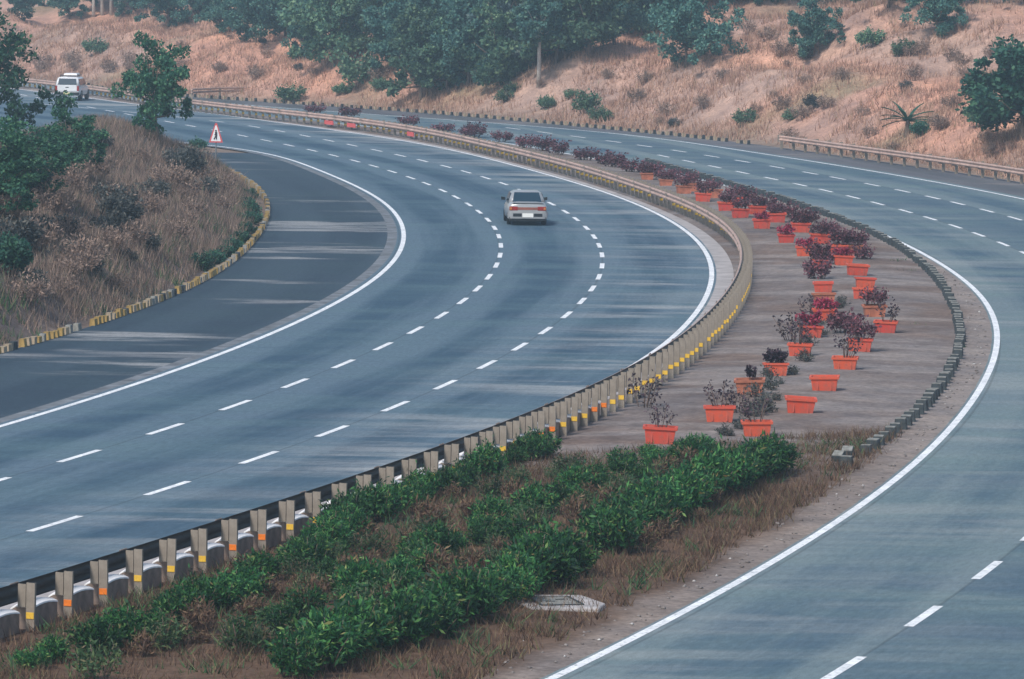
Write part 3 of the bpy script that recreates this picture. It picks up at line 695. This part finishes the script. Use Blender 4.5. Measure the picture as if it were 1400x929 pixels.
# ------------------------------------------------------------------ concrete slab with a metal lid
sp = G(760, 823, .1); sl_ = empty('inspection_slab', (sp[0], sp[1], .0), .25)
tag(sl_, 'pale concrete inspection slab with recessed rectangular metal lid beside the hedge', 'slab')
b = MB(); o8 = [(-.62, -.75), (.50, -.95), (.78, -.35), (.66, .75), (-.40, .95), (-.72, .2)]
b.loft([[(x_ * 1.02, y_ * 1.02, .0) for x_, y_ in o8], [(x_, y_, .11) for x_, y_ in o8]]); b.build('slab', M['concrete'], sl_, bevel=.03)
b = MB()
for c, sz in (((-.02, -.52, .116), (.75, .06, .02)), ((-.02, .52, .116), (.75, .06, .02)), ((-.38, 0, .117), (.05, 1.0, .02)), ((.34, 0, .117), (.05, 1.0, .02))): b.box(c, sz)
b.build('lid_frame', M['kerbblack'], sl_)
b = MB(); b.box((-.02, 0, .116), (.66, .96, .014)); ld = b.build('lid', M['stonegrey'], sl_)
b = MB(); b.box((.1, .1, .127), (.16, .03, .012)); b.box((-.14, -.15, .127), (.16, .03, .012)); b.build('lifting_slot', M['kerbblack'], ld)

# ------------------------------------------------------------------ warning sign
p = G(295, 216); sg = empty('warning_sign', (p[0], p[1], 0), -.06)
tag(sg, 'red bordered triangular warning sign with dark walking figure on a thin pole', 'sign')
b = MB(); b.tube([(0, .04, -.1), (0, .04, 1.75)], .035, 8); b.build('pole', plain('pole_grey', (.16, .17, .18), .5), sg)
def tri(h, w_, z0, y_, t): 
    v = [(-w_, z0), (w_, z0), (w_ * .12, z0 + h), (-w_ * .12, z0 + h)]
    m = MB(); m.loft([[(a, y_, c) for a, c in v], [(a, y_ + t, c) for a, c in v]]); return m
pl = tri(1.0, .36, .78, -.02, .02).build('plate', M['redplate'], sg)
tri(.80, .26, .85, -.026, .005).build('white_field', M['cap'], pl)
b = MB()
b.tube([(-.01, -.034, 1.36), (.0, -.034, 1.42)], .045, 8); b.tube([(0, -.034, 1.33), (.02, -.034, 1.13)], [.055, .05], 6)
b.tube([(.02, -.034, 1.15), (.03, -.034, .95)], .03, 5); b.tube([(.01, -.034, 1.15), (-.10, -.034, .95)], .03, 5); b.tube([(.02, -.034, 1.30), (-.07, -.034, 1.17)], .022, 5)
b.build('pictogram', plain('black_print', (.02, .015, .02), .5), pl)

# ------------------------------------------------------------------ vehicles
def glass(): 
    k = N('tinted_glass', .08); k.b.inputs['Base Color'].default_value = (.012, .035, .055, 1); k.b.inputs['Specular IOR Level'].default_value = .7; return k.m
def paintm(name, c, coat=.4, metal=.25):
    k = N(name, .35); k.b.inputs['Metallic'].default_value = metal; k.b.inputs['Coat Weight'].default_value = coat
    n = k.noise(k.coord(), 2.5); k.col(k.ramp(n, [(.3, tuple(v * .88 for v in c)), (.7, c)])); return k.m
GL = glass(); TYRE = plain('rubber', (.02, .02, .022), .85); RIM = plain('wheel_rim', (.30, .31, .32), .4, metal=.6)
DARK = plain('dark_trim', (.022, .026, .03), .6); TAIL = plain('tail_lamp', (.30, .025, .02), .25); LAMP = plain('pale_lamp', (.55, .42, .34), .3)
AMB = plain('amber_lamp', (.55, .20, .04), .3); PLATE = plain('number_plate', (.85, .85, .80), .5, .04); YPLATE = plain('yellow_number_plate', (.66, .62, .34), .5, .05)
def section(w_, z0, z1, tuck=.86, r=.12, n=4):
    """half rounded closed cross section (x, z)"""
    zm = z0 + (z1 - z0) * .52
    pts = [(w_ * .80, z0), (w_ * .97, z0 + .12 * (z1 - z0)), (w_, zm), (w_ * .975, z1 - .22 * (z1 - z0)), (w_ * tuck, z1 - .02), (w_ * .45, z1 + .012)]
    return pts + [(-a, b) for a, b in pts[::-1]]
def wheel(parent, x, y, r, wd):
    b = MB(); rings = []
    for xx, rr in ((-wd / 2, r * .62), (-wd / 2, r * .92), (-wd * .3, r), (wd * .3, r), (wd / 2, r * .92), (wd / 2, r * .62)):
        rings.append([(xx, rr * math.cos(a * math.pi / 12), rr * math.sin(a * math.pi / 12)) for a in range(24)])
    b.loft(rings, cap=False); e = empty('wheel', (x, y, r)); e.parent = parent
    b.build('tyre', TYRE, e, True)
    c = MB(); 
    for s in (-1, 1):
        c.loft([[(s * wd * .30, r * .64 * math.cos(a * math.pi / 8), r * .64 * math.sin(a * math.pi / 8)) for a in range(16)], [(s * wd * .42, r * .30 * math.cos(a * math.pi / 8), r * .30 * math.sin(a * math.pi / 8)) for a in range(16)]])
    c.build('rim', RIM, e)
def panel(name, quad, thick, mat, parent, n=1):
    """a bent quad panel lying a little proud of the body (corner points given in order)"""
    v = [Vector(q) for q in quad]; nn = (v[1] - v[0]).cross(v[3] - v[0]).normalized()
    b = MB(); b.add([*v, *[q + nn * thick for q in v]], ((3,2,1,0),(4,5,6,7),(0,1,5,4),(1,2,6,5),(2,3,7,6),(3,0,4,7))); return b.build(name, mat, parent)
def sedan(loc, rz):
    r = empty('sedan', loc, rz); tag(r, 'silver sedan with dark rear window and red lamps, alone on the open carriageway', 'car')
    P = paintm('silver_paint', (.38, .39, .395)); b = MB()
    prof = [(-2.12, .74, .40, .84), (-2.08, .80, .28, .93), (-1.95, .83, .22, .97), (-1.30, .845, .20, .985), (-.6, .85, .20, .95), (.4, .85, .20, .94), (1.0, .845, .20, .93), (1.6, .82, .22, .87), (1.95, .78, .26, .78), (2.10, .68, .34, .66)]
    b.loft([[(x_, y, z) for x_, z in section(w_, z0, z1)] for y, w_, z0, z1 in prof]); body = b.build('body', P, r, True)
    # cabin: three plan loops, belt / mid / roof
    def loop(z, yr, yf, w_): return [(-w_, yr + .12, z), (-w_ * .82, yr, z), (w_ * .82, yr, z), (w_, yr + .12, z), (w_, yf - .2, z), (w_ * .8, yf, z), (-w_ * .8, yf, z), (-w_, yf - .2, z)]
    b = MB(); b.loft([loop(.90, -1.50, 1.20, .78), loop(1.16, -1.22, .78, .70), loop(1.34, -1.00, .48, .62), loop(1.41, -.72, .22, .50)]); b.build('cabin', P, r, True)
    panel('rear_window', [(-.62, -1.497, .945), (.62, -1.497, .945), (.52, -1.01, 1.335), (-.52, -1.01, 1.335)], .03, GL, r)
    panel('windscreen', [(.62, 1.19, .93), (-.62, 1.19, .93), (-.50, .50, 1.33), (.50, .50, 1.33)], .03, GL, r)
    for s in (-1, 1):
        q = [(s * .765, -1.10, .955), (s * .765, .85, .955), (s * .645, .42, 1.32), (s * .645, -.88, 1.32)]
        panel('side_window', q if s > 0 else [q[1], q[0], q[3], q[2]], .025, GL, r)
        b = MB(); b.box((s * .60, -2.085, .72), (.36, .10, .17)); tl = b.build('tail_light', TAIL, r, bevel=.02)
        b = MB(); b.box((s * .72, -2.10, .72), (.09, .09, .10)); b.build('indicator', AMB, tl)
        b = MB(); b.loft([[(s * .82, .66, .93), (s * .82, .66, 1.05), (s * .82, .74, 1.05), (s * .82, .74, .93)], [(s * .99, .62, .95), (s * .99, .62, 1.08), (s * .99, .72, 1.08), (s * .99, .72, .95)]]); b.build('mirror', DARK, r)
        b = MB(); b.box((s * .86, .35, .80), (.02, .16, .03)); b.build('door_handle', DARK, r)
        for y in (-1.28, 1.28): wheel(r, s * .74, y, .31, .19)
    b = MB(); b.box((0, -2.10, .72), (.86, .06, .11)); b.build('lamp_bar', plain('brown_lamp_bar', (.28, .10, .07), .35), r)
    b = MB(); b.loft([[(x_, y, z) for x_, z in ((-w_, .30), (w_, .30), (w_ * 1.01, .44), (w_, .56), (-w_, .56), (-w_ * 1.01, .44))] for y, w_ in ((-2.0, .85), (-2.16, .80), (-2.22, .66))]); bp = b.build('rear_bumper', P, r)
    b = MB(); b.box((0, -2.10, .29), (1.56, .16, .16)); b.build('bumper_skirt', DARK, bp)
    b = MB(); b.box((0, -2.228, .44), (.46, .02, .17)); b.build('number_plate', PLATE, bp)
    for s in (-1, 1): b = MB(); b.box((s * .44, -2.205, .45), (.36, .05, .13)); b.build('bumper_recess', DARK, bp)
    b = MB(); b.tube([(-.45, -1.9, .23), (-.45, -2.20, .22)], .03, 8); b.build('exhaust', DARK, r)
    b = MB(); b.box((0, -2.05, .965), (1.30, .16, .035)); b.build('boot_spoiler', P, r, bevel=.01)
    return r
cq = (G(692, 309) + G(743, 309)) / 2; sl2 = cD2.slope(cq[1] + 2)
sd_ = sedan((cq[0], cq[1] + 2.0, .008), -math.atan(sl2)); sd_.scale = (.94, .94, .94)
def pickup(loc, rz):
    r = empty('utility_vehicle', loc, rz); tag(r, 'white utility vehicle with loaded roof rack driving away beside the guard rail', 'car')
    P = paintm('white_car_paint', (.82, .83, .84), .4, 0); b = MB()
    prof = [(-2.30, .80, .42, .98), (-2.20, .85, .34, 1.02), (-1.2, .87, .32, 1.02), (.6, .87, .32, 1.0), (1.2, .87, .33, .99), (1.9, .84, .36, .94), (2.25, .76, .42, .80)]
    b.loft([[(x_, y, z) for x_, z in section(w_, z0, z1)] for y, w_, z0, z1 in prof]); b.build('body', P, r, True)
    def loop(z, yr, yf, w_): return [(-w_, yr + .10, z), (-w_ * .85, yr, z), (w_ * .85, yr, z), (w_, yr + .10, z), (w_, yf - .2, z), (w_ * .85, yf, z), (-w_ * .85, yf, z), (-w_, yf - .2, z)]
    b = MB(); b.loft([loop(.96, -2.24, 1.15, .82), loop(1.35, -2.12, .75, .75), loop(1.55, -2.0, .50, .69), loop(1.60, -1.85, .30, .60)]); b.build('cabin', P, r, True)
    panel('rear_window', [(-.64, -2.215, 1.10), (.64, -2.215, 1.10), (.58, -2.05, 1.50), (-.58, -2.05, 1.50)], .03, GL, r)
    panel('windscreen', [(.64, 1.10, 1.02), (-.64, 1.10, 1.02), (-.56, .53, 1.53), (.56, .53, 1.53)], .03, GL, r)
    b = MB(); b.box((0, -2.305, .86), (1.32, .05, .40)); tg = b.build('tailgate', P, r, bevel=.02)
    b = MB(); b.box((0, -2.335, .92), (.22, .02, .05)); b.build('handle', DARK, tg)
    for s in (-1, 1):
        for y0, y1 in ((-1.95, -.95), (-.88, -.05), (.02, .75)):
            q = [(s * .80, y0, 1.06), (s * .80, y1, 1.06), (s * .715, y1 - (.25 if y1 > .5 else 0), 1.48), (s * .715, y0, 1.48)]
            panel('side_window', q if s > 0 else [q[1], q[0], q[3], q[2]], .022, GL, r)
        b = MB(); b.box((s * .745, -2.29, .85), (.14, .06, .34)); b.build('tail_light', TAIL, r, bevel=.01)
        b = MB(); b.box((s * .98, .78, 1.08), (.18, .09, .14)); b.build('mirror', DARK, r)
        for y in (-1.40, 1.42): wheel(r, s * .76, y, .37, .23)
    b = MB(); b.box((0, -2.34, .50), (1.66, .16, .18)); bp = b.build('rear_bumper', DARK, r, bevel=.02)
    b = MB(); b.box((.0, -2.43, .52), (.44, .02, .14)); b.build('number_plate', YPLATE, bp)
    rk = MB()
    for s in (-1, 1): rk.tube([(s * .58, -1.7, 1.70), (s * .58, .1, 1.70)], .025, 6)
    for y in (-1.6, -.8, .0): rk.tube([(-.58, y, 1.70), (.58, y, 1.70)], .022, 6); [rk.tube([(s * .58, y, 1.55), (s * .58, y, 1.70)], .02, 5) for s in (-1, 1)]
    rko = rk.build('roof_rack', DARK, r)
    b = MB(); b.box((.08, -.8, 1.78), (.95, 1.3, .14), taper=.9); b.build('wrapped_load', P, rko, bevel=.03)
    return r
pq = (G(75, 138) + G(115, 139)) / 2
pickup((pq[0], pq[1] + 2.2, .012), -math.radians(4))

# ------------------------------------------------------------------ trees
TA = [tree_meshes(300 + i, 6.0, 5.0, .05, 10000, .27, 'woodleaf', lobes=15) for i in range(5)]       # wood on the hill
TO = [tree_meshes(310 + i, 6.2, 4.4, .05, 9000, .27, 'woodleaf2', lobes=14) for i in range(3)]
TG = [tree_meshes(315 + i, 5.6, 4.6, .06, 8000, .27, 'woodleaf3', lobes=12) for i in range(2)]
TB = [tree_meshes(320 + i, 4.2, 3.6, .10, 13000, .20, 'treeleaf', lobes=13) for i in range(3)]        # nearer trees
TT = [tree_meshes(330 + i, 4.4, 3.6, .10, 8500, .17, 'airyleaf', lobes=12) for i in range(2)]
TC = [tree_meshes(340 + i, 7.0, 3.6, .45, 4500, .28, 'woodleaf', 'palebark', lobes=8, lean=.5) for i in range(2)]
BU = [shrub_meshes(360 + i, 1.5, 2.4, 26, 60, .20, .30, 'woodleaf2', up=.5) for i in range(3)]
BN = [shrub_meshes(370 + i, 1.2, 1.7, 36, 60, .15, .32, 'treeleaf', up=.3) for i in range(2)]
DB = [shrub_meshes(380 + i, 1.3, 1.8, 30, 30, .16, .16, 'dryleaf', up=.8) for i in range(3)]
def on(px, py):
    return hit(px, py)
def tree_at(kindl, px, py, sc, label, group=None, name='tree', cat='tree', sq=1):
    p = on(px, py); s = sc * random.uniform(.92, 1.08)
    return place_tree(name, random.choice(kindl), (p[0], p[1], p[2] - .05), (s * sq, s * sq, s), random.uniform(0, 6.28), label, group, cat)
def bush_at(kindl, px, py, sc, label, group=None, name='bush', cat='bush'):
    p = on(px, py); s = sc * random.uniform(.85, 1.15)
    return place_shrub(name, random.choice(kindl), (p[0], p[1], p[2] - .05), (s, s, s * random.uniform(.85, 1.1)), random.uniform(0, 6.28), label, cat, group)
tree_at(TT, 216, 196, .93, 'leafy green tree standing alone on the end of the dry grass bank', name='bank_tree', sq=.86)
tree_at(TT[1:], -16, 196, 1.15, 'dark green tree rising above the scrub on the bank', name='bank_tree')
tree_at(TT[:1], 102, 246, .50, 'bright green low branching sapling on top of the grass bank', name='sapling', sq=1.25)
tree_at(TT[1:], 32, 285, .58, 'dark green spreading sapling on the bank below the taller edge tree', name='sapling', sq=1.35)
tree_at(TT[:1], -8, 300, .62, 'leafy sapling with drooping branches low on the overgrown bank', name='sapling', sq=1.2)
bush_at(BN, 270, 205, .7, 'blue green sapling bush beside the warning sign', name='green_bush')
bush_at(BN, 8, 375, .95, 'very dark green bush low on the bank face', name='green_bush')
for px, py in ((337, 285), (340, 298), (342, 308), (338, 320), (330, 332), (318, 343), (308, 352), (292, 362), (275, 372), (340, 275)):
    bush_at(BN, px, py, .50, 'low green bush behind the painted kerb at the tip of the bank', 'low bushes behind the painted kerb', 'green_bush')
for px, py, s in ((150, 285, .9), (70, 300, 1.0), (230, 260, .8), (280, 250, .7), (180, 340, .8), (110, 370, .8), (40, 420, .7), (240, 330, .7), (300, 290, .7), (130, 250, .8), (190, 225, .7), (50, 350, .9), (95, 330, .8), (210, 300, .8), (15, 300, 1.0), (160, 400, .6), (265, 300, .7), (90, 410, .6)):
    bush_at(DB, px, py, s, 'dry grey brown scrub bush on the overgrown bank', 'dry scrub on the bank', 'dry_bush')
SB = [shrub_meshes(390 + i, 1.2, 1.7, 34, 50, .15, .26, 'scrub', up=.4) for i in range(3)]
for k in range(75):
    px, py = random.uniform(0, 320), random.uniform(205, 440)
    if py > 425 - .36 * px or cLK.d(*on(px, py)[:2]) > -1.0 or (px > 200 and random.random() < .5): continue
    bush_at(SB if random.random() < .6 else DB, px, py, random.uniform(.45, 1.0), 'blue grey scrub bush tangled in the dry grass of the bank', 'tangled scrub on the bank', 'scrub_bush')
# wooded hillside
W = 'trees of the dense wood on the hillside'
for px, py in ((575,138),(610,128),(545,95),(640,120),(520,75),(590,90),(680,105),(625,75),(720,95),(560,55),(665,60),(760,88),(700,60),(805,80),(745,50),(600,40),(840,62),(790,45),(640,25),(880,50),(830,30),(690,25),(740,18),(520,40),(480,65),(455,95),(780,14),(870,20),(920,25),(560,20),(500,20),(950,12),(905,5),(840,4),(610,8),(680,4),(765,2)):
    q = random.choice((0, 0, 0, 1, 1, 2))
    tree_at((TA, TO, TG)[q], px, py, random.uniform(.75, 1.1), ('blue green', 'olive green', 'pale grey green')[q] + ' broadleaf tree in the dense wood above the carriageway', W, 'broadleaf_tree')
tree_at(TA, 938, 92, .80, 'isolated round dark tree on the dry slope just outside the wood', name='broadleaf_tree')
for px, py, s in ((1112, 78, .62), (1282, 52, .60), (1215, 12, .7), (1130, 10, .7), (1060, 6, .7), (1300, 8, .7), (1010, 8, .7), (1380, 4, .7)):
    tree_at(TA, px, py, s, 'small tree on the upper part of the dry hillside', 'small trees high on the dry hillside', 'broadleaf_tree')
tree_at(TB[:1], 1398, 192, 1.22, 'large dark green tree at the dry hillside above the roadside rail', name='broadleaf_tree', sq=1.25)
for px, py in ((30, 28), (95, 25), (180, 22), (230, 40), (300, 45), (350, 60), (390, 50), (420, 80), (270, 20), (340, 25), (410, 25), (60, 8), (130, 6), (200, 5), (450, 10)):
    tree_at(TA, px, py, random.uniform(.5, .8), 'hazy tree on the crest above the pink earth cutting', 'trees on the crest above the cutting', 'broadleaf_tree')
for px, py in ((128, 24), (140, 24), (152, 23), (163, 22), (697, 55), (737, 118)):
    tree_at(TC, px, py, random.uniform(.8, 1.0), 'slender tree with pale bare trunk at the edge of the wood', 'slender pale trunked trees', 'slender_tree')
for px, py, s in ((398, 140, .9), (130, 75, 1.0), (800, 155, .8), (780, 135, .5), (1020, 172, .75), (748, 150, .6), (690, 140, .6), (700, 128, .5), (820, 168, .6), (1190, 65, .8), (1235, 78, .7), (1340, 175, .7), (1080, 165, .6), (890, 60, .5), (520, 125, .6), (470, 130, .6)):
    bush_at(BU, px, py, s, 'grey green bush on the dry slope above the kerb', 'green bushes on the dry slope', 'slope_bush')
for px, py, s in ((1095, 165, .9), (1070, 150, .8), (960, 150, .8), (910, 160, .7), (990, 110, .7), (1130, 150, .7), (1180, 160, .6), (870, 140, .8), (830, 110, .6), (1300, 150, .7), (1350, 200, .8), (1250, 110, .7), (480, 105, .9), (520, 112, .9), (100, 90, .9), (60, 95, .9), (180, 100, .9), (150, 100, .8), (350, 110, .8), (300, 100, .7), (430, 105, .7), (1050, 60, .7), (1150, 110, .6), (1320, 110, .6), (740, 120, .5), (1000, 70, .6)):
    bush_at(DB, px, py, s, 'dry greyish scrub bush on the hillside', 'dry scrub on the hillside', 'dry_bush')
for k in range(38):
    px, py = random.uniform(880, 1400), random.uniform(30, 235)
    h_ = on(px, py)
    if cFK.d(h_[0], h_[1]) < 1.8: continue
    bush_at(DB if random.random() < .7 else SB, px, py, random.uniform(.35, .8), 'low tangled scrub on the dry slope above the roadside rail', 'low scrub on the slope above the rail', 'low_scrub')
for k in range(20):
    px, py = random.uniform(0, 480), random.uniform(45, 130)
    h_ = on(px, py)
    if cFK.d(h_[0], h_[1]) < 1.8: continue
    bush_at(DB if random.random() < .7 else SB, px, py, random.uniform(.4, .9), 'low tangled scrub on the pink earth cutting', 'low scrub on the cutting', 'low_scrub')
# banana-like plant with arching fronds
p = on(1240, 188); e = empty('broad_leaved_plant', p); tag(e, 'plant with long arching banana-like leaves on the dry slope', 'plant')
b = MB(); b.tube([(0, 0, -.1), (.05, 0, .9)], [.16, .11], 8); b.build('stem', M['bark'], e)
for k, (az, el, ln) in enumerate(((1.9, .85, 1.5), (.2, .75, 1.5), (2.9, .85, 1.6), (3.3, .45, 1.3), (-.3, .4, 1.4), (5.0, .7, 1.3), (2.4, 1.1, 1.5), (.6, 1.05, 1.5), (4.2, .9, 1.3), (.0, .1, 1.2), (3.14, .15, 1.1), (5.6, .3, 1.2), (2.7, .6, 1.4), (.3, .5, 1.6), (3.8, .6, 1.2))):
    V = []; n = 9
    for j in range(n):
        t = j / (n - 1); r_ = ln * t * math.cos(el) + .25 * ln * t * t; z = .8 + ln * (math.sin(el) * t - .45 * t * t * math.cos(el))
        wv = .13 * math.sin(math.pi * min(1, t * .93 + .06)); c = A([math.cos(az) * r_, math.sin(az) * r_, z]); s_ = A([-math.sin(az), math.cos(az), 0])
        V += [c - s_ * wv + A([0, 0, .05]), c, c + s_ * wv + A([0, 0, .05])]
    F = A([q for j in range(n - 1) for q in ((3*j, 3*j+1, 3*j+4, 3*j+3), (3*j+1, 3*j+2, 3*j+5, 3*j+4))])
    npmesh('leaf', A(V), F, M['treeleaf'], e)

bush_at(BN, 1258, 186, .62, 'blue green leafy bush growing against the plant with arching leaves', name='green_bush')
# ------------------------------------------------------------------ dry grass
def grass(name, P, h, wd, mat, label, lean=.35):
    n = len(P); a = rng.uniform(0, 6.28, n); hh = h * rng.uniform(.45, 1.25, n); d = np.stack([np.cos(a), np.sin(a), np.zeros(n)], 1)
    l = rng.normal(size=(n, 3)) * lean; l[:, 2] = 0
    t = P + l * hh[:, None]; t[:, 2] += hh; wv = d * (wd * rng.uniform(.6, 1.4, n))[:, None]
    V = np.stack([P - wv, P + wv, t], 1).reshape(-1, 3)
    o = npmesh(name, V, np.arange(3 * n).reshape(n, 3), mat); tag(o, label, 'grass'); return kind(o, 'stuff')
def scatter(n, x0, x1, y0, y1, f, clump=0, per=1):
    x = rng.uniform(x0, x1, n); y = rng.uniform(y0, y1, n); k = rng.uniform(size=n) < f(x, y); x, y = x[k], y[k]
    if per > 1:
        x = np.repeat(x, per) + rng.normal(size=len(x) * per) * clump; y = np.repeat(y, per) + rng.normal(size=len(y) * per) * clump
    return x, y
def inview(x, y, m=3):
    return (np.abs(x / np.maximum(y, 1)) < 700 / FPX + m / np.maximum(y, 1))
x, y = scatter(80000, -34, -8, 88, 275, lambda x, y: ((-cLK.d(x, y) > .5) & inview(x, y)) * (.35 + .65 * sm(fbm(x * .3, y * .3, 41), .35, .6)), .16, 8)
ok = -cLK.d(x, y) > .45; x, y = x[ok], y[ok]; P = np.stack([x, y, terrain(x, y) - .03], 1)
grass('bank_dry_grass', P, .50, .013, M['strawgrey'], 'tall dry greyish grass covering the bank inside the bend')
x, y = scatter(9000, -34, -8, 88, 275, lambda x, y: ((-cLK.d(x, y) > .3) & inview(x, y)) * (.22 + 1.0 * (-cLK.d(x, y) < 2.2)) * sm(fbm(x * .4, y * .4, 47), .42, .6), .12, 12)
ok = -cLK.d(x, y) > .3; x, y = x[ok], y[ok]
grass('bank_green_grass', np.stack([x, y, terrain(x, y) - .03], 1), .38, .02, M['greenblade'], 'low green weeds growing along the painted kerb of the bank')
x, y = scatter(110000, -45, 45, 195, 420, lambda x, y: ((cFK.d(x, y) > 1.2) & (cFK.d(x, y) < 45) & inview(x, y, 4)) * (.25 + .75 * sm(fbm(x * .15, y * .15, 53), .4, .62)), .22, 7)
ok = cFK.d(x, y) > .9; x, y = x[ok], y[ok]
grass('hill_dry_grass', np.stack([x, y, terrain(x, y) - .03], 1), .50, .026, M['straw'], 'pinkish dry grass covering the hillside beyond the outer carriageway')
x, y = scatter(34000, -12, 10, 72, 118, lambda x, y: ((cRail.d(x, y) > .1) & (cR0.d(x, y) < -1.0) & (y < 108 + .9 * x)) * (.25 + .75 * sm(fbm(x * .8, y * .8, 61), .38, .6)), .10, 9)
ok = (cRail.d(x, y) > .05) & (cR0.d(x, y) < -.75); x, y = x[ok], y[ok]
grass('median_dry_grass', np.stack([x, y, np.full(len(x), .02)], 1), .24, .010, M['strawbrown'], 'dry brown grass between the shrubs of the near median', .5)
x, y = scatter(500, -8, 16, 72, 200, lambda x, y: ((cRail.d(x, y) > .3) & (cR0.d(x, y) < -.9)) * (.05 + .95 * (cR0.d(x, y) > -2.6)) * sm(fbm(x * .5, y * .3, 67), .5, .62), .14, 14)
grass('median_green_grass', np.stack([x, y, np.full(len(x), .02)], 1), .16, .012, M['greenblade'], 'sparse green grass tufts along the median edge beside the guard stones', .6)

# undergrowth that closes the foot of the wood
for k in range(36):
    px, py = random.uniform(455, 1000), random.uniform(2, 140)
    lim = 138 - max(0, px - 600) * .27 + 6 * math.sin(px * .05)
    if py > lim or (py < 60 and px < 500): continue
    bush_at(BU, px, py, random.uniform(.9, 1.6), 'leafy undergrowth bush filling the foot of the dense wood', 'undergrowth bushes in the wood', 'undergrowth_bush')
# ------------------------------------------------------------------ hazy air
hb = MB(); hb.box((0, 0, 22), (5600, 5600, 47)); hz_ = hb.build('haze', []); kind(hz_, 'stuff'); tag(hz_, 'thin pale blue haze filling the air of the valley', 'haze')
hm = bpy.data.materials.new('haze'); hm.use_nodes = True; ht = hm.node_tree; ht.nodes.clear()
pv = ht.nodes.new('ShaderNodeVolumePrincipled'); pv.inputs['Color'].default_value = (.66, .86, 1.0, 1); pv.inputs['Density'].default_value = .00062; pv.inputs['Anisotropy'].default_value = .2
ho = ht.nodes.new('ShaderNodeOutputMaterial'); ht.links.new(pv.outputs[0], ho.inputs['Volume']); hz_.data.materials.append(hm)

x, y = scatter(4200, -12, 10, 72, 116, lambda x, y: ((cRail.d(x, y) > .3) & (cR0.d(x, y) < -1.3) & (y < 106 + .9 * x)) * sm(fbm(x * 1.1, y * 1.1, 83), .40, .58), .09, 12)
grass('median_weeds', np.stack([x, y, np.full(len(x), .03)], 1), .26, .016, M['greenblade'], 'low green weeds scattered through the dry grass of the near median', .7)

# loose stones and litter along the road edges
n = 900; t_ = rng.uniform(76, 210, n); o_ = -rng.gamma(1.6, .45, n) - .25; xx = cR0(t_) + o_ * np.sqrt(1 + cR0.slope(t_) ** 2); ok = o_ > -4
P = np.stack([xx, t_, np.full(n, .025)], 1)[ok]; n = len(P); r_ = rng.uniform(.012, .05, n) * np.where(rng.uniform(size=n) > .96, 1.8, 1)
oct_ = A([(1, 0, 0), (0, 1, 0), (-1, 0, 0), (0, -1, 0), (0, 0, .7), (0, 0, -.5)], float); of = A([(0, 1, 4), (1, 2, 4), (2, 3, 4), (3, 0, 4), (1, 0, 5), (2, 1, 5), (3, 2, 5), (0, 3, 5)])
V = (P[:, None, :] + oct_[None] * r_[:, None, None] * rng.uniform(.6, 1.4, (n, 6, 1))).reshape(-1, 3); F = (of[None] + 6 * np.arange(n)[:, None, None]).reshape(-1, 3)
tag(kind(npmesh('loose_stones', V, F, leafmat('pebble', [(0, (.13, .11, .10)), (.9, (.27, .245, .23)), (1, (.55, .54, .52))], .9, 0, 0)), 'stuff'), 'small loose stones scattered along the gravel edge of the median', 'stones')
